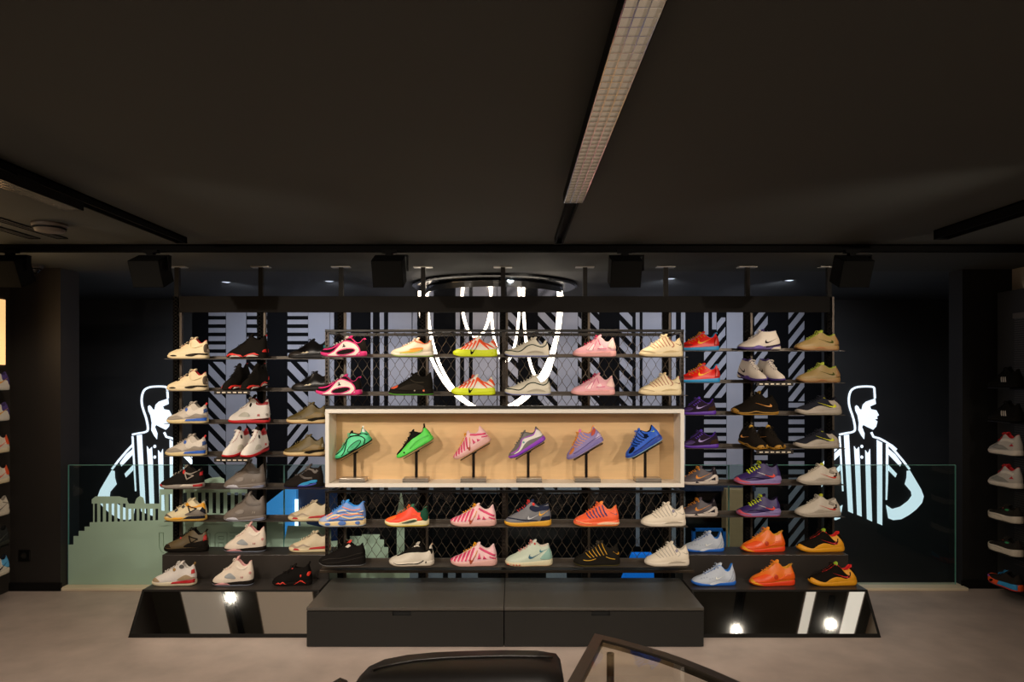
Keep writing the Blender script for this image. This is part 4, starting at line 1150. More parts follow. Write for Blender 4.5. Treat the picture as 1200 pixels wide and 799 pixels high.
K('pinkhigh', base='high', up='#dfcfbd', mid='#1e1916', out='#8d94a4', lin='#d59d98', ton='#dfcfbd', tip='#d8a19c', lace='#e3d5c5', p=[
    ('midsole_panel', '#cf9193', [(.10, .03), (.20, .065), (.30, .085), (.44, .065), (.50, .03)]), ('side_window', '#9a9d9e', [(.35, .21), (.46, .30), (.54, .27), (.62, .185), (.54, .17)]), ('ankle_number', '#b67470', [(.73, .18), (.735, .225), (.75, .225), (.745, .18)], [(.765, .18), (.77, .225), (.79, .225), (.785, .18)]),
    ('heel_mark', '#c98b85', oval(.94, .30, .025, .03)), ('collar_panel', '#e6d8c8', sband([(.62, .46), (.70, .40), (.80, .40), (.86, .46)], .045))])
K('blackaqua', base='flat', up='#0f0d0d', mid='#121010', out='#0f0e0d', lin='#141111', rough=.28, lace='#161413', p=[
    ('toe_shield', '#2a2522', [(.01, .10), (.06, .15), (.22, .19), (.36, .16), (.40, .11), (.2, .095)]), ('silver_flash', '#cdbf9f', [(.36, .13), (.42, .165), (.46, .15), (.50, .185), (.55, .165), (.50, .13), (.43, .14)]), ('heel_mark', '#2b7f88', [(.90, .27), (.90, .33), (.95, .34), (.96, .28)])])
K('olive', base='flat', up='#5b4b1f', mid='#d1b785', out='#b88a5a', lin='#2a2312', lace='#7b6a36', t=(.68, .51), p=[
    ('quarter', '#775f2c', [(.52, .13), (.62, .20), (.74, .27), (.84, .26), (.97, .22), (.98, .14)]), ('midsole_panel', '#1d1810', [(.52, .075), (.60, .11), (.72, .14), (.985, .16), (.985, .10), (.80, .085), (.66, .05)]), ('toe_overlay', '#4e401a', [(.04, .12), (.14, .18), (.30, .21), (.42, .165), (.30, .12), (.15, .10)]), ('heel_panel', '#8a8371', [(.945, .20), (.94, .27), (.975, .30), (.985, .20)])])
K('blackblue', base='high', up='#221d1a', mid='#1a1614', out='#2a2558', lin='#2a2521', ton='#332c27', tip='#4b423b', lace='#5f564d', t=(.70, .60), az=.50, d=(.82, .50), h=(.94, .55), p=[
    ('side_flash', '#1c94cc', [(.42, .085), (.50, .14), (.62, .17), (.72, .205), (.86, .215), (.84, .15), (.70, .13), (.62, .09)]), ('side_flash', '#2e3aa0', [(.40, .06), (.44, .085), (.62, .085), (.82, .145), (.84, .11), (.65, .06)]), ('collar_panel', '#5a5048', sband([(.55, .44), (.62, .49), (.72, .47), (.80, .40), (.86, .45)], .06)), ('cross_strap', '#4a413a', sband([(.40, .34), (.55, .26), (.75, .26)], .05))])
K('creamred', base='flat', up='#d2c09f', mid='#ddc9a0', out='#cdb98f', lin='#4a4238', ton='#d2c09f', lace='#dbcbae', t=(.70, .48), p=[
    ('mudguard', '#a18e78', [(.02, .11), (.04, .15), (.12, .165), (.22, .135), (.30, .16), (.38, .19), (.48, .155), (.56, .12), (.48, .13), (.38, .15), (.28, .115), (.2, .10), (.1, .12)]), ('midsole_panel', '#b8151c', [(.14, .055), (.17, .095), (.26, .09), (.30, .055)]), ('midsole_panel', '#b8151c', [(.50, .07), (.56, .11), (.985, .155), (.985, .09)]), ('perforation', '#5b5348', *[oval(.90, .16 + .035 * i, .006, .008, 0, 6) for i in range(5)])])
K('infrared', base='high', up='#100d0b', mid='#14100d', out='#1a1512', lin='#120f0c', tip='#191410', lace='#1a1613', pull='#15110e', t=(.60, .52), az=.44, d=(.76, .42), h=(.93, .52), p=[
    ('midsole_flash', '#d62a14', [(.13, .045), (.20, .09), (.24, .06), (.31, .11), (.40, .045), (.31, .075), (.25, .04), (.20, .06)]), ('midsole_flash', '#d62a14', [(.58, .03), (.74, .14), (.79, .13), (.88, .05), (.77, .10), (.74, .11)]), ('heel_panel', '#d62a14', oval(.935, .29, .035, .055, -.4)), ('ankle_mark', '#d62a14', oval(.745, .245, .018, .03)), ('eyelet', '#b3271a', oval(.52, .42, .02, .03))])
# wire frames
LOOP = [(.235, .03), (.33, .12), (.44, .27), (.52, .335), (.64, .33), (.77, .27), (.85, .19), (.87, .11), (.80, .035)]
K('pinkloop', base='run', up='#1a1511', mid='#dd2a76', out='#b3235f', lin='#dd2a76', ton='#1a1511', tip='#dd2a76', lace='#dcd3c6', pull='#dd2a76', pullh=-.01, p=[
    ('loop_panel', '#e2dacd', [(.20, .025)] + LOOP[1:] ), ('loop_edge', '#dd2a76', sband([(.20, .05)] + LOOP[1:] , .026)), ('loop_core', '#1e1916', oval(.575, .105, .19, .05, .18)), ('loop_edge', '#dd2a76', band([oval(.575, .105, .2, .062, .18)[i % 14] for i in range(15)], .018)),
    ('toe_trim', '#dd2a76', sband([(.08, .155), (.20, .16), (.32, .20), (.40, .27)], .018)), ('leaping_mark', '#1a1511', [(.505, .20), (.525, .235), (.515, .265), (.535, .265), (.54, .235), (.575, .225), (.55, .215), (.56, .195), (.535, .21)])])
K('beigeorange', base='run', up='#d9c8ae', mid='#e8dcc6', out='#9cbb4c', lin='#e8692f', ton='#d9c8ae', lace='#dfd0b8', pull='#ec8a2a', pullh=.0, t=(.67, .44), p=[
    ('side_flash', '#f2b03c', [(.22, .10), (.36, .12), (.50, .16), (.70, .20), (.76, .17), (.60, .11), (.40, .085)]), ('side_flash', '#f08a35', [(.45, .165), (.60, .205), (.74, .21), (.76, .18), (.62, .17)]), ('side_line', '#a4c63d', sband([(.24, .075), (.45, .085), (.66, .10), (.76, .165)], .014)), ('collar_trim', '#ea6a2f', sband([(.58, .36), (.70, .325), (.80, .31), (.92, .36)], .022))])
K('blackgreen', base='mid', up='#17140f', mid='#1b1813', out='#5aa52e', lin='#15120f', ton='#1c1914', lace='#221e18', t=(.64, .50), p=[
    ('toe_overlay', '#e2572b', [(.06, .15), (.12, .185), (.22, .215), (.20, .165), (.12, .14)]), ('side_panel', '#27221c', [(.22, .13), (.40, .22), (.62, .26), (.80, .20), (.82, .12), (.5, .10)]), ('heel_mark', '#d8683c', oval(.80, .10, .022, .022)), ('side_mark', '#a59a8a', oval(.60, .10, .018, .018)), ('side_panel', '#3a342b', sband([(.50, .34), (.62, .28), (.80, .28)], .015))])
STR = lambda h, w=.02: ('stripe', h, *[band([(.16 + .075 * i, .15 + .01 * i), (.25 + .075 * i, .235 + .045 * i)], w) for i in range(5)])
K('neon', base='ball', up='#ece6d6', mid='#d6e30c', out='#d0da14', lin='#ece6d6', ton='#ef4c22', tip='#efe9da', lace='#ec5a2a', rough=.45, p=[
    ('sole_wall', '#d6e30c', [(.0, .08), (.02, .15), (.08, .175), (.22, .16), (.5, .155), (.75, .15), (.95, .17), (.99, .09), (.5, .06)]),
    ('stripe', '#ef5424', *[band([(.18 + .085 * i, .15 + .008 * i), (.265 + .085 * i, .235 + .040 * i)], [.016, .05]) for i in range(5)]), ('stripe', '#ef5424', band([(.59, .38), (.73, .24), (.82, .16)], [.07, .04, .012]), band([(.69, .33), (.82, .25), (.95, .18)], [.045, .034, .012]), band([(.84, .37), (.92, .31), (.98, .22)], [.07, .05, .02])),
    ('side_logo', '#17150f', swoosh(.40, .045, .565, .26))])
K('greywave', base='ball', up='#d6cebb', mid='#cbc3b0', out='#7e86bd', lin='#c5bca9', ton='#d6cebb', lace='#e0d8c6', t=(.72, .44), h=(.94, .37), d=(.80, .28), p=[
    ('wave_line', '#27372c', sband([(.04, .135), (.16, .13), (.30, .11), (.40, .15), (.50, .235), (.62, .27), (.74, .235), (.84, .215), (.92, .26), (.95, .34)], .02)), ('sole_cove', '#a59c8a', [(.48, .07), (.58, .12), (.70, .135), (.82, .11), (.88, .07), (.7, .085)])])
K('pinkknit', base='low', up='#e9abb4', mid='#e7a9a4', out='#dc9a94', lin='#eec3bb', ton='#e9a0b0', lace='#c71852', t=(.66, .50), p=[
    ('knit_patch', '#f3d3d4', [(.30, .16), (.38, .24), (.46, .30), (.50, .20), (.42, .14)], [(.58, .22), (.66, .26), (.70, .18), (.60, .15)]), ('knit_patch', '#d96f93', band([(.34, .15), (.47, .30)], .014), band([(.44, .15), (.55, .36)], .016), band([(.56, .18), (.76, .19)], .02), band([(.62, .27), (.58, .40)], .016)),
    ('heel_panel', '#f0c8bf', [(.80, .21), (.84, .31), (.92, .38), (.96, .28), (.97, .18)]), ('sole_cove', '#d9948f', sband([(.30, .085), (.55, .095), (.85, .10)], .012))])
def ribs(h, x0=.22, n=6, z=.0): return ('lace_rib', h, *[sband([(x0 + .07 * i, .30 + .04 * i + z), (x0 + .04 + .07 * i, .24 + .03 * i + z), (x0 + .115 + .07 * i, .185 + .012 * i + z)], .013) for i in range(n)])
K('creamknit', base='low', up='#e8d5ac', mid='#e2cda2', out='#d6bf92', lin='#dcc597', ton='#e8d5ac', lace='#efdfbd', tip='#e3c89a', p=[
    ribs('#a4402c'), ('collar_line', '#a4402c', sband([(.66, .42), (.78, .27), (.72, .215)], .012)), ('heel_logo', '#8a3a22', swoosh(.94, .255, .82, .30)), ('sole_cove', '#c7af82', [(.50, .085), (.60, .13), (.74, .145), (.90, .115), (.72, .10)]), ('toe_line', '#c9b187', sband([(.04, .14), (.2, .12), (.34, .09)], .01))])
KINDS['whiteknit'] = dict(KINDS['creamknit'], up='#ddd0bc', mid='#d9cdbb', out='#cfc3b1', lin='#c9bfae', ton='#ddd0bc', tip='#d5c7b2', lace='#e6dccb', p=[
    ribs('#a39a8d'), ('collar_line', '#b2a899', sband([(.66, .42), (.78, .27), (.72, .215)], .012)), ('heel_logo', '#8d867c', swoosh(.94, .255, .82, .30)), ('ankle_mark', '#8d8796', oval(.70, .33, .03, .035)), ('sole_cove', '#a89c8a', [(.50, .07), (.60, .105), (.74, .115), (.90, .085), (.72, .08)])])
KINDS['orangeknit'] = dict(KINDS['creamknit'], up='#ee5a2a', mid='#f06b40', out='#d98a3c', lin='#f0813f', ton='#f2703a', tip='#f28a3a', lace='#f0692f', p=[
    ('lace_rib', '#37306a', *[sband([(.27 + .07 * i, .30 + .03 * i), (.31 + .07 * i, .22 + .02 * i), (.37 + .07 * i, .175 + .01 * i)], .026) for i in range(6)]), ('heel_logo', '#6b5a78', swoosh(.94, .245, .80, .30)), ('sole_cove', '#f3c7a0', [(.50, .05), (.60, .09), (.74, .10), (.98, .08), (.98, .05)]), ('toe_line', '#f7a06a', sband([(.05, .12), (.2, .085), (.38, .07)], .018))])
KINDS['goldknit'] = dict(KINDS['creamknit'], up='#1d1a15', mid='#1b1814', out='#4a4216', lin='#24201a', ton='#1d1a15', tip='#28241d', lace='#4a4030', p=[
    ribs('#d09a10', .24, 6), ('toe_line', '#c8960f', sband([(.20, .135), (.32, .13), (.46, .165)], .012)), ('collar_line', '#c8960f', sband([(.68, .20), (.78, .165), (.88, .15)], .012)), ('heel_logo', '#c98f12', swoosh(.96, .24, .83, .305))])
PK = dict(base='ball', up='#ecbfc0', mid='#dba9a0', out='#cf9c90', lin='#e8c6c2', ton='#eccfcb', tip='#efc6c4', lace='#f2a512', t=(.64, .48), h=(.94, .44), d=(.78, .35), p=[
    ('stripe', '#d8426d', *[band([(.01 + .08 * i, .10 + .004 * i), (.085 + .085 * i, .205 + .034 * i)], [.034, .046]) for i in range(6)]), ('stripe', '#d8426d', [(.585, .15), (.62, .28), (.66, .16)], [(.70, .15), (.72, .22), (.79, .15)], band([(.62, .38), (.74, .31), (.96, .22)], [.04, .046, .04]), band([(.84, .20), (.97, .15)], .03)), ('side_logo', '#a3401a', swoosh(.42, .055, .585, .32)), ('side_logo_edge', '#d89020', band([(.53, .20), (.585, .33)], .016))])
K('pinkstripe', **PK)
K('mintloop', base='run', up='#56d596', mid='#3fb97c', out='#141210', lin='#191612', ton='#4fcb8d', tip='#191612', lace='#5ad79b', pull='#e6efe6', pullh=.02, p=[
    ('loop_line', '#191612', sband([(.20, .05)] + LOOP[1:], .022)), ('loop_core', '#37b377', oval(.575, .105, .19, .05, .18)), ('loop_line', '#191612', band([oval(.575, .105, .2, .062, .18)[i % 14] for i in range(15)], .014)), ('toe_line', '#191612', sband([(.08, .14), (.20, .15), (.32, .20), (.44, .31)], .012)), ('collar_line', '#191612', sband([(.58, .36), (.75, .29), (.88, .27), (.97, .18)], .018)), ('heel_mark', '#d2562c', oval(.945, .33, .018, .04)), ('heel_panel', '#f0f5ee', [(.90, .30), (.93, .37), (.96, .32), (.955, .25)])])
K('neonshell', base='run', up='#191713', mid='#57d84e', out='#3a8a36', lin='#171410', ton='#191713', lace='#24211b', pull='#171410', pullh=.05, p=[
    ('shell', '#57d84e', [(.0, .05), (.02, .11), (.14, .13), (.28, .18), (.42, .23), (.56, .265), (.70, .27), (.84, .29), (.93, .36), (.985, .26), (.99, .08), (.6, .03), (.2, .03)]), ('shell_band', '#3fb83a', sband([(.40, .10), (.60, .16), (.80, .17), (.93, .15)], .03)), ('leaping_mark', '#1d1a15', oval(.24, .085, .02, .022))])  # includes a darker green band along the shell
K('greywhite', base='run', up='#6f6b68', mid='#8f36bd', out='#4c2a9c', lin='#5a5653', ton='#625e5b', lace='#7a7672', t=(.68, .45), p=[
    ('wave_panel', '#e9e2dc', [(.16, .10), (.30, .12), (.42, .20), (.52, .29), (.66, .27), (.80, .25), (.90, .33), (.96, .28), (.98, .15), (.82, .17), (.64, .20), (.50, .175), (.36, .10), (.24, .085)]), ('wave_edge', '#b14ad0', sband([(.10, .14), (.24, .135), (.38, .19), (.50, .30), (.66, .29), (.80, .265), (.92, .35)], .016)), ('side_mark', '#58a0a8', oval(.50, .22, .024, .022))])
KINDS['lilac'] = dict(KINDS['creamknit'], up='#8f7fb4', mid='#7d70ad', out='#9a8cb0', lin='#f0963c', ton='#e58a3a', tip='#e86bc0', lace='#f0a23c', pull='#f2a24a', pullh=.0, p=[
    ('lace_rib', '#f0a23c', *[sband([(.27 + .07 * i, .31 + .03 * i), (.30 + .07 * i, .24 + .02 * i), (.37 + .07 * i, .20 + .01 * i)], .013) for i in range(6)]), ('toe_panel', '#d07a3a', [(.10, .14), (.16, .19), (.27, .235), (.26, .18), (.16, .13)]), ('collar_panel', '#c0452a', [(.78, .26), (.83, .33), (.92, .38), (.93, .32), (.86, .26)]), ('heel_panel', '#c9b6d8', [(.80, .15), (.95, .24), (.985, .20), (.985, .12)]), ('sole_line', '#5b5292', sband([(.2, .11), (.5, .13), (.75, .16), (.95, .16)], .014))])
KINDS['royal'] = dict(KINDS['creamknit'], up='#1058cc', mid='#0a3aa0', out='#7fa8c8', lin='#10131c', ton='#0f4cb8', tip='#1462d8', lace='#1a6ae0', p=[
    ('lace_rib', '#0a1a3c', *[sband([(.26 + .07 * i, .31 + .03 * i), (.30 + .07 * i, .23 + .02 * i), (.37 + .07 * i, .195 + .01 * i)], .022) for i in range(6)]), ('toe_panel', '#14161c', [(.10, .13), (.16, .185), (.27, .225), (.28, .17), (.18, .12)]), ('heel_logo', '#c3e01a', swoosh(.90, .28, .80, .34)), ('ankle_panel', '#0b1730', [(.60, .26), (.64, .36), (.72, .31), (.69, .24)]), ('sole_line', '#06206a', sband([(.2, .10), (.5, .12), (.75, .15), (.95, .15)], .02))])
K('waves', base='mid', up='#6b8fce', mid='#e0c796', out='#a9b8c6', lin='#2f8fe0', ton='#2f8fe0', tip='#3a9ae8', lace='#4a8fd8', pull='#2a5a9a', pullh=-.01, t=(.64, .54), ms=[(0, .12), (.15, .10), (.4, .12), (.7, .12), (1, .15)], p=[
    ('toe_panel', '#9aa8c8', [(.01, .11), (.05, .16), (.16, .20), (.26, .17), (.20, .11), (.1, .10)]), ('wave', '#e3cba0', sband([(.20, .15), (.32, .22), (.44, .24), (.56, .20), (.70, .17), (.85, .20), (.97, .18)], .03), sband([(.42, .30), (.55, .34), (.66, .28), (.80, .27), (.96, .32)], .022)),
    ('wave', '#ef8a55', sband([(.30, .17), (.42, .19), (.54, .255), (.68, .24), (.82, .26), (.95, .25)], .02), sband([(.52, .40), (.62, .37), (.74, .335), (.90, .36)], .018), sband([(.18, .20), (.30, .27)], .016)), ('wave', '#35538f', sband([(.26, .13), (.42, .155), (.58, .13), (.75, .15), (.95, .14)], .02), sband([(.40, .26), (.54, .30), (.66, .31), (.82, .30), (.96, .285)], .014)), ('sole_oval', '#4f74b8', oval(.53, .075, .085, .04), oval(.23, .06, .06, .025), oval(.85, .08, .05, .035))])
K('allblack', base='run', up='#14110f', mid='#161311', out='#6e6e70', lin='#15120f', ton='#191613', lace='#1e1b18', tip='#e0301c', t=(.70, .52), h=(.95, .46), d=(.82, .40), ms=[(0, .12), (.15, .10), (.4, .14), (.7, .17), (1, .20)], p=[
    ('tongue_stripe', '#c9bfb2', [(.58, .40), (.66, .46), (.70, .42), (.64, .38)]), ('shell_line', '#2b2723', sband([(.10, .12), (.30, .17), (.55, .18), (.80, .25), (.95, .28)], .014), sband([(.2, .07), (.5, .10), (.8, .16), (.97, .20)], .012))])
K('redgreen', base='ball', up='#ef3f16', mid='#e9dcae', out='#d7bf2c', lin='#24523c', ton='#245a40', tip='#2c6a4a', lace='#f06a20', pull='#2f6b4c', pullh=.0, t=(.66, .47), p=[
    ('toe_overlay', '#f26a1e', [(.03, .13), (.08, .18), (.20, .225), (.28, .20), (.18, .14)]), ('loop_core', '#3a4a38', oval(.57, .11, .18, .035, .12)), ('loop_panel', '#e3d6a8', sband([(.36, .085), (.52, .13), (.68, .165), (.74, .15)], .026)), ('heel_panel', '#1f4a36', [(.82, .20), (.83, .34), (.94, .40), (.98, .26), (.97, .14), (.90, .13)]), ('heel_flash', '#ef4a18', sband([(.62, .27), (.76, .24), (.84, .15)], .05))])
K('whiteblack', base='run', up='#cfc4b3', mid='#d6cbba', out='#b8a995', lin='#191613', ton='#191613', lace='#262219', tip='#bdb2a2', pull='#c9a98c', pullh=.0, t=(.68, .50), h=(.94, .45), p=[
    ('collar_panel', '#1a1714', [(.20, .205), (.36, .26), (.50, .29), (.66, .30), (.78, .29), (.90, .33), (.95, .25), (.96, .36), (.80, .37), (.62, .42), (.40, .33), (.2, .23)]), ('sole_flash', '#1a1714', sband([(.12, .08), (.18, .055), (.30, .05), (.45, .06), (.62, .055), (.72, .085), (.78, .125)], [.006] * 3 + [.012] * 4 + [.016] * 5 + [.02] * 4 + [.02] * 3)), ('sole_mark', '#2a2521', oval(.83, .085, .014, .02))])
K('navyyellow', base='mid', up='#6d6d72', mid='#dca42e', out='#c9882a', lin='#252a3c', ton='#262b40', tip='#2a3048', lace='#d8302a', t=(.63, .55), h=(.94, .46), d=(.77, .42), p=[
    ('foxing', '#252a3c', [(.03, .125), (.06, .16), (.20, .155), (.45, .125), (.70, .115), (.72, .135), (.45, .15), (.2, .175), (.07, .175)]), ('heel_panel', '#23283c', [(.76, .12), (.80, .20), (.96, .22), (.98, .13)]), ('collar_panel', '#262b40', [(.54, .36), (.57, .43), (.72, .40), (.92, .42), (.94, .34), (.80, .33), (.66, .30)]), ('side_logo', '#c6c6cc', swoosh(.49, .15, .74, .255)), ('heel_logo', '#e3a51c', swoosh(.73, .22, .95, .345)), ('tongue_stripe', '#e2281e', [(.585, .46), (.62, .50), (.655, .45), (.62, .42)])])
K('mintpale', base='mid', up='#c3cdb9', mid='#d5cba9', out='#cdb08a', lin='#d2c3b3', ton='#c9cdbb', tip='#cfd0c0', lace='#dd8a80', t=(.66, .53), h=(.92, .44), d=(.78, .41), p=[
    ('heel_panel', '#8fb5a8', [(.74, .15), (.78, .22), (.86, .30), (.93, .36), (.97, .24), (.975, .15)]), ('side_logo', '#2f6278', swoosh(.49, .16, .78, .29)), ('heel_logo', '#3a7f90', swoosh(.72, .285, .92, .37)), ('tongue_stripe', '#cf4a44', oval(.625, .46, .022, .03)), ('outsole_tooth', '#d2674a', *[[(.04 + .06 * i, .035), (.06 + .06 * i, .055), (.085 + .06 * i, .03)] for i in range(5)])])
# right hand group
K('redblue', base='kobe', up='#d3170f', mid='#1b84b8', out='#1a76a8', lin='#1d86ba', ton='#d8240f', lace='#d8920f', pull='#1d86ba', pullh=-.02, rough=.4, p=[
    ('toe_panel', '#8c1410', [(.02, .09), (.08, .13), (.22, .16), (.34, .14), (.28, .10), (.1, .085)]), ('lace_panel', '#c8860e', *[band([(.26 + .07 * i, .20 + .035 * i), (.29 + .07 * i, .175 + .03 * i)], .018) for i in range(6)]), ('side_logo', '#f0b515', swoosh(.46, .155, .80, .285)), ('heel_panel', '#b01510', [(.85, .12), (.88, .30), (.95, .34), (.985, .13)])])
K('purpleblack', base='kobe', up='#251a2b', mid='#5a2aa0', out='#522694', lin='#4a22a0', ton='#40208c', tip='#4a26a0', lace='#3a2368', rough=.4, t=(.56, .48), h=(.93, .42), p=[
    ('toe_panel', '#3b2460', [(.02, .09), (.10, .15), (.24, .20), (.34, .16), (.2, .09)]), ('side_logo', '#9a86c8', swoosh(.42, .16, .80, .29)), ('heel_panel', '#352419', [(.72, .10), (.78, .20), (.94, .25), (.985, .12)]), ('lace_panel', '#5b34b4', *[band([(.36 + .05 * i, .27 + .035 * i), (.40 + .05 * i, .25 + .035 * i)], .02) for i in range(4)])])
K('greyorange', base='kobe', up='#4b4146', mid='#d0c3b8', out='#bcae a3'.replace(' ', ''), lin='#2a2430', ton='#4b3f4c', lace='#e0901c', t=(.60, .46), p=[
    ('side_logo', '#e08a12', swoosh(.40, .15, .82, .285)), ('side_logo_core', '#5b4a42', swoosh(.46, .18, .72, .25)), ('heel_panel', '#2b2529', [(.84, .25), (.86, .35), (.94, .38), (.96, .25)]), ('eyelet', '#e0901c', *[oval(.17 + .085 * i, .21 + .04 * i, .016, .022) for i in range(5)]), ('heel_cage', '#d0c3b8', [(.60, .085), (.76, .16), (.90, .25), (.985, .17), (.985, .08)]), ('cage_window', '#2b2830', [(.72, .095), (.80, .14), (.90, .19), (.90, .10)]), ('cage_window', '#2b2830', [(.38, .05), (.42, .085), (.48, .05)])])
K('paleblue', base='kobe', up='#b3bac6', mid='#1a62c0', out='#1757b0', lin='#1f76cc', ton='#b3bac6', lace='#a8b0bd', tip='#bcc3ce', ms=[(0, .09), (.15, .07), (.35, .05), (.6, .07), (.85, .085), (1, .10)], t=(.68, .48), h=(.93, .46), p=[
    ('sole_wing', '#c9ced6', [(.36, .05), (.50, .10), (.66, .09), (.74, .075), (.60, .07), (.45, .035)]), ('side_logo', '#f0efe8', swoosh(.51, .15, .70, .225)), ('heel_panel', '#a2abb9', sband([(.80, .11), (.88, .20), (.92, .32)], .02), sband([(.88, .11), (.94, .22)], .018)), ('eyelet', '#3c5f94', *[oval(.30 + .07 * i, .25 + .035 * i, .012, .016, 0, 8) for i in range(5)]), ('speckle', '#8a94a6', *[oval(.2 + .06 * i, .16 + .012 * (i % 3), .008, .008, 0, 6) for i in range(6)])])
K('whitepurple', both=True, base='mid', up='#bdb2a6', mid='#3a2466', out='#1c1620', lin='#2e1f55', ton='#b8ada2', tip='#3a2a60', lace='#cbc1b5', t=(.62, .50), h=(.88, .47), d=(.74, .46), az=.46, p=[
    ('side_logo', '#241d20', swoosh(.60, .165, .90, .29)), ('heel_stripe', '#241a30', sband([(.62, .08), (.80, .11), (.98, .15)], .035)), ('heel_panel', '#c6bbae', [(.74, .03), (.80, .07), (.97, .10), (.985, .03)]), ('arch_panel', '#4a2f86', [(.30, .06), (.38, .11), (.46, .12), (.56, .08), (.45, .05)])])
K('blackgold', both=True, base='run', up='#1b1611', mid='#211b14', out='#b58222', lin='#15110d', ton='#1d1813', tip='#b58a2e', lace='#241e16', t=(.62, .50), h=(.86, .40), d=(.74, .36), ms=[(0, .13), (.15, .08), (.4, .11), (.6, .10), (1, .12)], p=[
    ('toe_cap', '#a87a26', [(.0, .08), (.02, .13), (.06, .135), (.12, .08), (.08, .06)]), ('side_logo', '#e0953a', swoosh(.82, .165, .47, .25)), ('sole_line', '#a87a26', sband([(.10, .05), (.30, .045), (.46, .075), (.62, .05), (.85, .045), (.97, .06)], .02))])
K('purplelime', base='ball', up='#33205c', mid='#8d7bb0', out='#c2455c', lin='#1a1426', ton='#1d1630', tip='#241a3c', lace='#cfe013', pull='#191322', pullh=-.02, t=(.66, .50), h=(.93, .43), d=(.79, .38), p=[
    ('toe_cap', '#c9485c', [(.0, .09), (.02, .14), (.07, .15), (.12, .10), (.3, .06), (.2, .05)]), ('side_logo', '#f0452c', swoosh(.84, .155, .46, .265)), ('logo_tail', '#d6cdd2', band([(.46, .265), (.62, .215)], [.004, .02])), ('heel_cage', '#8d7bb0', [(.60, .11), (.78, .15), (.88, .19), (.97, .17), (.985, .08)]), ('lace_panel', '#cfe013', *[band([(.28 + .055 * i, .265 + .03 * i), (.32 + .055 * i, .235 + .03 * i)], .022) for i in range(5)]), ('side_line', '#1d1438', sband([(.2, .12), (.4, .16), (.6, .13), (.8, .15)], .012))])
K('orange', base='mid', up='#e8701a', mid='#ea3d12', out='#e8480f', lin='#d8941c', ton='#e8861a', lace='#e8801a', pull='#a8781c', pullh=.01, rough=.35, t=(.64, .54), h=(.93, .44), d=(.78, .38), ms=[(0, .08), (.15, .07), (.5, .085), (1, .13)], p=[
    ('toe_panel', '#e84f16', [(.04, .10), (.07, .15), (.20, .20), (.36, .25), (.50, .19), (.66, .15), (.5, .10), (.2, .08)]), ('toe_rand', '#e89a14', [(.0, .09), (.01, .12), (.05, .13), (.12, .07), (.25, .03), (.15, .025), (.05, .05)]), ('side_mark', '#c03a16', oval(.54, .20, .045, .05)), ('heel_panel', '#e2580f', [(.60, .14), (.75, .24), (.95, .28), (.98, .15)])])
K('khaki', base='run', up='#8e774a', mid='#947345', out='#855b35', lin='#8a9a2e', ton='#93a03a', tip='#97a52f', lace='#9aa23e', t=(.63, .46), h=(.90, .37), d=(.77, .34), ms=[(0, .11), (.15, .08), (.35, .10), (.5, .075), (.7, .09), (1, .12)], p=[
    ('side_logo', '#3d4216', swoosh(.83, .165, .49, .265)), ('heel_panel', '#8f6c42', [(.86, .12), (.88, .30), (.93, .36), (.985, .13)]), ('sole_arch', '#9a653f', [(.38, .04), (.50, .085), (.66, .05)])])
K('navygrey', base='run', up='#23242c', mid='#9c9184', out='#b3a892', lin='#1b1c23', ton='#1d1e26', lace='#2a2b33', tip='#22232b', pull='#1f2027', pullh=-.02, t=(.63, .42), h=(.87, .37), d=(.75, .32), p=[
    ('shell', '#a89c8e', [(.0, .06), (.02, .12), (.08, .115), (.20, .10), (.32, .15), (.46, .195), (.60, .18), (.70, .15), (.80, .17), (.72, .25), (.69, .34), (.74, .37), (.84, .29), (.93, .20), (.985, .10), (.985, .03), (.1, .04)]), ('side_logo', '#d6d80f', swoosh(.84, .155, .45, .265)), ('tongue_mark', '#d6d80f', [(.58, .38), (.63, .42), (.65, .37), (.61, .35)])])
K('whitehook', base='run', up='#cbbfae', mid='#b3a797', out='#c6bba9', lin='#b9ad9d', ton='#cbbfae', tip='#c4c62e', lace='#d5cab9', t=(.60, .48), h=(.88, .38), d=(.74, .35), p=[
    ('shell', '#b1a595', [(.12, .08), (.30, .10), (.44, .165), (.60, .15), (.80, .12), (.985, .10), (.985, .04), (.2, .05)]), ('side_logo', '#d2331a', swoosh(.85, .145, .48, .255)), ('logo_end', '#2b211c', band([(.79, .185), (.855, .205), (.86, .27)], .03)), ('ankle_panel', '#96897a', [(.70, .27), (.73, .34), (.83, .28), (.80, .24)])])
K('flame', base='run', up='#17120e', mid='#eda016', out='#d8890f', lin='#e01f1c', ton='#1a140f', lace='#241c14', tip='#8fb01a', pull='#e01f1c', pullh=.0, t=(.60, .47), h=(.88, .40), d=(.74, .33), p=[
    ('shell', '#eea216', [(.0, .08), (.02, .15), (.05, .155), (.16, .11), (.28, .09), (.38, .15), (.50, .19), (.62, .18), (.74, .15), (.79, .20), (.72, .27), (.67, .35), (.74, .38), (.84, .33), (.93, .21), (.985, .10), (.985, .03), (.1, .03)]), ('side_logo', '#cf1d22', swoosh(.82, .165, .46, .265)), ('logo_end', '#2a1512', band([(.77, .18), (.82, .22), (.83, .28)], .022)), ('collar_loop', '#e01f1c', sband([(.64, .40), (.70, .37), (.78, .36), (.88, .40)], .035))])
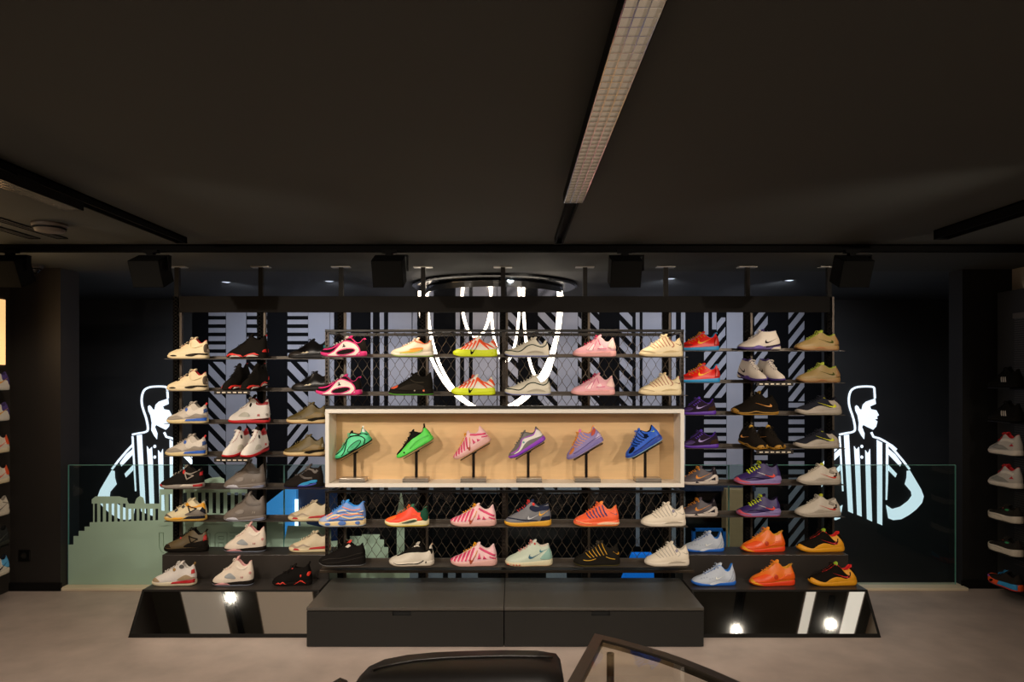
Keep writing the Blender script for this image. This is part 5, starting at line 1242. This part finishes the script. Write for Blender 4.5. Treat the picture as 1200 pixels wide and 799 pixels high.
# side walls
K('purplegold', base='flat', up='#d9d0c4', mid='#d9d0c4', out='#c9bfb2', lin='#3a2a5c', p=[('heel_panel', '#4a3a78', [(.70, .25), (.74, .38), (.90, .42), (.985, .18), (.90, .15), (.85, .24)]), ('side_logo', '#e0a01c', swoosh(.45, .15, .92, .30))])
K('whiteorange', base='flat', up='#dccfbe', mid='#dfcfae', out='#d6c29a', lin='#2a2420', p=[('heel_panel', '#e0532a', [(.82, .20), (.84, .38), (.94, .42), (.985, .17)]), ('side_logo', '#e0532a', swoosh(.45, .14, .90, .28))])
K('whitegrey', base='flat', up='#cfc3b2', mid='#d2c6b3', out='#b8ab98', lin='#a59a8a', p=[('side_logo', '#6b6258', swoosh(.45, .14, .90, .28)), ('heel_line', '#8a8072', sband([(.75, .32), (.88, .28), (.97, .22)], .02))])
K('charcoal', base='flat', up='#2b2c2b', mid='#33352f', out='#26261f', lin='#1c1c1a', p=[('side_logo', '#4a4c48', swoosh(.45, .14, .90, .28))])
K('skyblue', base='flat', up='#d8d0c2', mid='#d9cfbd', out='#c9bda8', lin='#20242c', p=[('heel_panel', '#5aa6d8', [(.70, .25), (.74, .38), (.92, .42), (.985, .18), (.88, .15)]), ('side_logo', '#1c2230', swoosh(.45, .14, .92, .30))])
K('blackstripe', base='flat', up='#14120f', mid='#171411', out='#100e0c', lin='#191613', p=[('side_stripe', '#d9cdbd', *[band([(.58 + .06 * i, .14), (.54 + .06 * i, .26)], .026) for i in range(3)])])
K('redwhite', base='mid', up='#b9b1a6', mid='#d9cebf', out='#cbbfae', lin='#c91f24', ton='#cf2226', lace='#d6282a', p=[('side_panel', '#8b8880', [(.20, .14), (.40, .24), (.60, .22), (.80, .14), (.5, .12)]), ('collar_panel', '#d9d0c3', sband([(.50, .33), (.66, .36), (.88, .33)], .06)), ('side_mark', '#c8242a', [(.80, .22), (.86, .28), (.92, .23)])])
K('foam', base='run', up='#2a2622', mid='#d3c7b4', out='#c6b9a5', lin='#1d1a17', ton='#2a2622', lace='#3a352f', t=(.68, .40), h=(.93, .38), ms=[(0, .16), (.15, .14), (.4, .16), (.7, .15), (1, .18)], p=[('foam_line', '#b3a692', sband([(.05, .12), (.2, .10), (.4, .12), (.6, .09)], .012)), ('side_mark', '#2f9a5a', oval(.68, .28, .05, .02)), ('side_mark', '#c8342c', oval(.50, .30, .015, .015))])
K('sunset', base='run', up='#2a2420', mid='#f0571e', out='#e84a4a', lin='#15120f', lace='#2a86b8', t=(.66, .40), h=(.93, .38), ms=[(0, .18), (.15, .15), (.4, .13), (.7, .14), (1, .17)], p=[('sole_fade', '#2f9ad8', [(.45, .04), (.50, .13), (.75, .15), (.985, .17), (.985, .04)]), ('toe_fade', '#a04ac0', [(.02, .14), (.06, .17), (.18, .15), (.12, .13)]), ('sole_window', '#2a1a14', oval(.26, .075, .07, .03, .4))])

# ------------------------------------------------------------------ placing them
def at_px(kind, xl, xr, yb, Y, label, group=None, z=None, **k):
    ln = (xr - xl) * Y / F
    zz = z if z is not None else Z(yb, Y - .04)
    return shoe(kind, (X((xl + xr) / 2, Y), Y, zz + .0005), ln, label, group, **k)
SY = YS; STEP1, STEP2 = 4.655, 4.43
ZU, ZD = .40, .241
L_ = lambda k, a, b, i, lb, g=None: at_px(k, a, b, 0, SY, lb, g, z=zL[i] - .001)
R_ = lambda k, a, b, i, lb, g=None: at_px(k, a, b, 0, SY, lb, g, z=zR[i] - .001)
C_ = lambda k, a, b, i, lb, g=None: at_px(k, a, b, 0, YF, lb, g, z=zC[i] - .001)
U_ = lambda k, a, b, lb, g=None: at_px(k, a, b, 0, STEP1, lb, g, z=ZU)
D_ = lambda k, a, b, lb, g=None: at_px(k, a, b, 0, STEP2, lb, g, z=ZD)
g = 'matching cream sneakers'
L_('cream', 197, 245, 0, 'cream low sneaker with dark red lining on the top shelf', g)
L_('cream', 196, 244, 1, 'cream low sneaker with dark red lining on the second shelf, below its twin', g)
g = 'matching white and blue sneakers'
L_('skateblue', 196, 244, 2, 'off-white sneaker with blue midsole and red heel tab on the third shelf', g)
L_('skateblue', 194.5, 242.5, 3, 'off-white sneaker with blue midsole and red heel tab on the fourth shelf, below its twin', g)
L_('blackcement', 188.5, 239.5, 4, 'black sneaker with grey wing and red heel on the shelf behind the glass edge height')
L_('skateyellow', 193.5, 242.5, 5, 'cream sneaker with yellow collar and navy panels above the olive sneaker')
U_('olivedark', 193, 244.5, 'dark olive and black sneaker with red heel on the upper black step')
D_('skatered', 179, 230.5, 'white sneaker with tan trim and red midsole on the lower black step')
L_('blackred', 266, 314, 0, 'single black high-top with bright red midsole flashes, in profile on the top shelf', 'black and red high-tops')
L_('whitered', 268, 316.5, 2, 'single white high-top with red sole in profile on the third shelf', 'white and red high-tops')
L_('greyhigh', 263, 311, 4, 'grey-brown high-top with pale sole patch on the fifth shelf', 'matching grey high-tops')
L_('greyhigh', 262.5, 311.5, 5, 'grey-brown high-top on the lowest shelf, below its twin', 'matching grey high-tops')
U_('pinkhigh', 263, 312, 'cream high-top with pink lining and black sole on the upper black step', 'matching cream and pink high-tops')
D_('pinkhigh', 249, 297.5, 'cream high-top with pink lining and black sole on the lower step over the mirror', 'matching cream and pink high-tops')
L_('blackaqua', 338, 385, 0, 'glossy black sneaker with silver flash on the top shelf beside the wire frame', 'matching glossy black sneakers')
L_('blackaqua', 342, 388, 1, 'glossy black sneaker with silver flash on the second shelf, below its twin', 'matching glossy black sneakers')
L_('olive', 336, 384, 2, 'olive green suede sneaker with cream sole on the third shelf', 'matching olive sneakers')
L_('olive', 332.5, 381, 3, 'olive green suede sneaker with cream sole on the fourth shelf, below its twin', 'matching olive sneakers')
L_('blackblue', 333, 379.5, 4, 'black high-top with bright blue side flash beside the timber niche')
L_('creamred', 338, 387, 5, 'cream sneaker with red midsole panels on the lowest shelf', 'matching cream and red sneakers')
U_('creamred', 339, 388, 'cream sneaker with red midsole panels on the upper black step', 'matching cream and red sneakers')
D_('infrared', 319.5, 366, 'black sneaker with orange-red zigzag midsole on the lower black step')

def pair(kind, tr, z, yaw, xs, labels, group, ln=.27):
    t, R = tr
    for px, lb in zip(xs, labels):
        y = 4.765
        zz = z + R.to_3x3().col[1].z * (y - 4.93) + .0435
        shoe(kind, (X(px, y), y, zz), ln, lb, group, yaw=yaw, pitch=math.radians(8))
pair('blackred', trL1, zL[1], math.radians(75), (278, 299), ('black and red high-top facing front, outer one of the pair on the slanted tray', 'black and red high-top facing front, inner one of the pair on the slanted tray'), 'black and red high-tops', .272)
pair('whitered', trL3, zL[3], math.radians(75), (278, 299), ('white high-top with black tongue facing front, outer one of the pair', 'white high-top facing front, inner one of the pair beside the olive sneaker'), 'white and red high-tops', .272)
pair('whitepurple', trR1, zR[1], math.radians(105), (881, 902), ('white and purple high-top facing front, inner one of the pair beside the red sneaker', 'white and purple high-top facing front, outer one of the pair beside the khaki sneaker'), 'white and purple high-tops', .285)
pair('blackgold', trR3, zR[3], math.radians(105), (882, 902), ('black sneaker with gold toe facing front, inner one of the pair beside the purple sneaker', 'black sneaker with gold toe facing front, outer one of the pair'), 'black and gold sneakers', .285)

C_('pinkloop', 376, 430, 0, 'black and white sneaker with hot pink edging on the upper wire-frame shelf', 'matching pink edged sneakers')
C_('pinkloop', 370.5, 424.5, 1, 'black and white sneaker with hot pink edging on the lower wire-frame shelf', 'matching pink edged sneakers')
C_('beigeorange', 458, 508.5, 0, 'beige sneaker with orange collar and yellow flash in the top wire frame')
C_('blackgreen', 455.5, 508, 1, 'black sneaker with green outsole and orange toe below the beige sneaker')
C_('neon', 531, 583, 0, 'neon yellow sneaker with orange stripes, upper one of the two', 'matching neon sneakers')
C_('neon', 529, 580.5, 1, 'neon yellow sneaker with orange stripes, lower one of the two', 'matching neon sneakers')
C_('greywave', 591.5, 643.5, 0, 'pale stone sneaker with dark green wave line, upper one of the two', 'matching pale stone sneakers')
C_('greywave', 591.5, 645.5, 1, 'pale stone sneaker with dark green wave line, lower one of the two', 'matching pale stone sneakers')
C_('pinkknit', 671, 722, 0, 'pale pink sneaker with magenta laces, upper one of the two', 'matching pale pink sneakers')
C_('pinkknit', 669, 720.5, 1, 'pale pink sneaker with magenta laces, lower one of the two', 'matching pale pink sneakers')
C_('creamknit', 749, 800, 0, 'cream sneaker with brown lace ribs in the top wire frame, upper one', 'matching cream ribbed sneakers')
C_('creamknit', 748, 798.5, 1, 'cream sneaker with brown lace ribs in the top wire frame, lower one', 'matching cream ribbed sneakers')
C_('waves', 374, 429, 2, 'blue sneaker with cream and orange wave pattern in the lower wire frame')
C_('allblack', 374, 428.5, 3, 'all black chunky sneaker with red tongue tip at the end of the bottom shelf')
C_('redgreen', 451, 503, 2, 'orange-red sneaker with dark green heel in the lower wire frame')
C_('whiteblack', 456, 509, 3, 'off-white sneaker with black collar on the bottom shelf')
C_('pinkstripe', 528, 581.5, 2, 'pink striped sneaker with yellow laces on the upper shelf of the lower frame', 'pink striped sneakers')
C_('pinkstripe', 528, 582.5, 3, 'pink striped sneaker with yellow laces on the bottom shelf', 'pink striped sneakers')
C_('navyyellow', 591, 646, 2, 'grey and navy sneaker with yellow sole and red laces')
C_('mintpale', 592, 647.5, 3, 'pale mint sneaker with teal tick mark on the bottom shelf')
C_('orangeknit', 672, 725.5, 2, 'orange sneaker with dark purple lace ribs in the lower wire frame')
C_('goldknit', 672, 726.5, 3, 'black sneaker with yellow lace ribs on the bottom shelf')
C_('whiteknit', 751, 803.5, 2, 'white sneaker with grey lace ribs in the lower frame, upper one', 'matching white ribbed sneakers')
C_('whiteknit', 755, 807.5, 3, 'white sneaker with grey lace ribs in the lower frame, lower one', 'matching white ribbed sneakers')
for (x, z, a), kd, lb in zip(stand_at, ('mintloop', 'neonshell', 'pinkstripe', 'greywhite', 'lilac', 'royal'),
        ('mint green sneaker with black swirl lines tilted on a chrome stand', 'black sneaker with neon green shell tilted on a chrome stand', 'pink striped sneaker with yellow laces tilted on a stand in the niche',
         'grey sneaker with white wave and purple sole tilted on a stand', 'lilac and orange sneaker tilted on a chrome stand', 'royal blue sneaker with small lime tick tilted on a stand')):
    shoe(kd, (x, YST, z), .272, lb, 'pink striped sneakers' if kd == 'pinkstripe' else None, tilt=a)

R_('redblue', 793, 842.5, 0, 'red sneaker with yellow tick and blue sole on the top shelf', 'matching red sneakers')
R_('redblue', 793, 843.5, 1, 'red sneaker with yellow tick and blue sole on the second shelf, below its twin', 'matching red sneakers')
R_('purpleblack', 796, 839, 2, 'dark purple sneaker with pale tick on the third shelf', 'matching dark purple sneakers')
R_('purpleblack', 798, 842, 3, 'dark purple sneaker with pale tick on the fourth shelf, below its twin', 'matching dark purple sneakers')
R_('greyorange', 795, 841, 4, 'grey sneaker with orange tick and white cage sole beside the niche', 'matching grey and orange sneakers')
R_('greyorange', 794, 840.5, 5, 'grey sneaker with orange tick and white cage sole below its twin', 'matching grey and orange sneakers')
U_('paleblue', 800, 848.5, 'pale blue-grey sneaker with blue sole on the upper black step', 'matching pale blue sneakers')
D_('paleblue', 810, 862, 'pale blue-grey sneaker with blue sole on the lower black step', 'matching pale blue sneakers')
R_('whitepurple', 864, 914, 0, 'single white high-top with black tick and purple sole in profile on the top shelf', 'white and purple high-tops')
R_('blackgold', 857, 912, 2, 'single black sneaker with gold tick and sole in profile on the third shelf', 'black and gold sneakers')
R_('purplelime', 860, 914.5, 4, 'purple sneaker with lime laces and red tick, upper one of the two', 'matching purple and lime sneakers')
R_('purplelime', 863, 914, 5, 'purple sneaker with lime laces and red tick, lower one of the two', 'matching purple and lime sneakers')
U_('orange', 868, 919.5, 'glossy orange sneaker on the upper black step', 'matching orange sneakers')
D_('orange', 878, 931, 'glossy orange sneaker on the lower black step', 'matching orange sneakers')
R_('khaki', 931, 982.5, 0, 'khaki sneaker with dark olive tick on the top shelf', 'matching khaki sneakers')
R_('khaki', 933, 984, 1, 'khaki sneaker with dark olive tick on the second shelf, below its twin', 'matching khaki sneakers')
R_('navygrey', 932, 985.5, 2, 'navy and grey sneaker with lime tick on the third shelf', 'matching navy and grey sneakers')
R_('navygrey', 930, 983, 3, 'navy and grey sneaker with lime tick on the fourth shelf, below its twin', 'matching navy and grey sneakers')
R_('whitehook', 934, 984.5, 4, 'off-white sneaker with red tick and lime tongue on the fifth shelf', 'matching off-white sneakers')
R_('whitehook', 931.5, 984.5, 5, 'off-white sneaker with red tick and lime tongue on the lowest shelf, below its twin', 'matching off-white sneakers')
U_('flame', 933.5, 988.5, 'black and yellow sneaker with red collar loop on the upper black step', 'matching black and yellow sneakers')
D_('flame', 947.5, 1003, 'black and yellow sneaker with red collar loop on the lower black step', 'matching black and yellow sneakers')

# side walls: shoes parallel to the wall on small brackets
def side(kind, x, yc, z, yaw, label, group, sgn, ln=.29):
    shoe(kind, (x, yc, z), ln, label, group, yaw=yaw)
    b = empty('shelf_bracket', (x, yc, z), 'small dark bracket under the ' + label.split(' on the')[0], 'bracket', 'brackets on the side racks')
    wx = (XL + .036 - x) if sgn < 0 else (XR - .168 - x)
    a0, a1 = sorted((wx, .05 * (1 if sgn < 0 else -1)))
    MB().box(a0, a1, -.11, .11, -.006, -.002).build('plate', BLACKM, b)
    MB().box(*sorted((wx, wx - .008 * sgn)), -.11, .11, -.02, .015).build('lip', BLACKM, b)
xl_ = -3.60
zsl = lambda py, Y=4.7: Z(py, Y)
for kd, py, lb, g in (('purplegold', 457.5, 'white sneaker with purple heel and yellow tick on the side rack, upper one', 'white and purple side-rack sneakers'), ('purplegold', 494, 'white sneaker with purple heel and yellow tick on the side rack, lower one', 'white and purple side-rack sneakers'),
        ('whiteorange', 532, 'white sneaker with orange heel on the side rack, upper one', 'white and orange side-rack sneakers'), ('whiteorange', 568.5, 'white sneaker with orange heel on the side rack, lower one', 'white and orange side-rack sneakers'),
        ('whitegrey', 607, 'beige sneaker with grey tick on the side rack', None), ('charcoal', 643, 'charcoal sneaker on the side rack above the blue heeled one', None), ('skyblue', 678, 'white sneaker with sky blue heel lowest on the side rack', None)):
    side(kd, xl_, 4.72, zsl(py), math.radians(90), lb, g, -1)
xr_ = 3.47
for kd, py, lb, g in (('blackstripe', 454, 'black sneaker with three white stripes on the side rack, upper one', 'black striped side-rack sneakers'), ('blackstripe', 493, 'black sneaker with three white stripes on the side rack, lower one', 'black striped side-rack sneakers'),
        ('redwhite', 531, 'grey and white sneaker with red laces on the side rack, upper one', 'red laced side-rack sneakers'), ('redwhite', 568, 'grey and white sneaker with red laces on the side rack, lower one', 'red laced side-rack sneakers'),
        ('foam', 607.5, 'thick white soled black sneaker on the side rack, upper one', 'thick soled side-rack sneakers'), ('foam', 645, 'thick white soled black sneaker on the side rack, lower one', 'thick soled side-rack sneakers'),
        ('sunset', 684, 'sneaker with orange and blue sole lowest on the side rack', None)):
    side(kd, xr_, 4.80, zsl(py, 4.85), math.radians(-90), lb, g, 1)

# ------------------------------------------------------------------ air and exposure
wd = bpy.data.worlds.new('world'); scene.world = wd; wd.use_nodes = True
wd.node_tree.nodes['Background'].inputs['Color'].default_value = (.01, .01, .012, 1)
wd.node_tree.nodes['Background'].inputs['Strength'].default_value = .3
vs = scene.view_settings
vs.view_transform = 'Standard'; vs.look = 'None'; vs.gamma = 1.0; vs.use_curve_mapping = False
vs.exposure = 0.2
scene.cycles.use_denoising = True
scene.cycles.max_bounces = 8; scene.cycles.transparent_max_bounces = 12
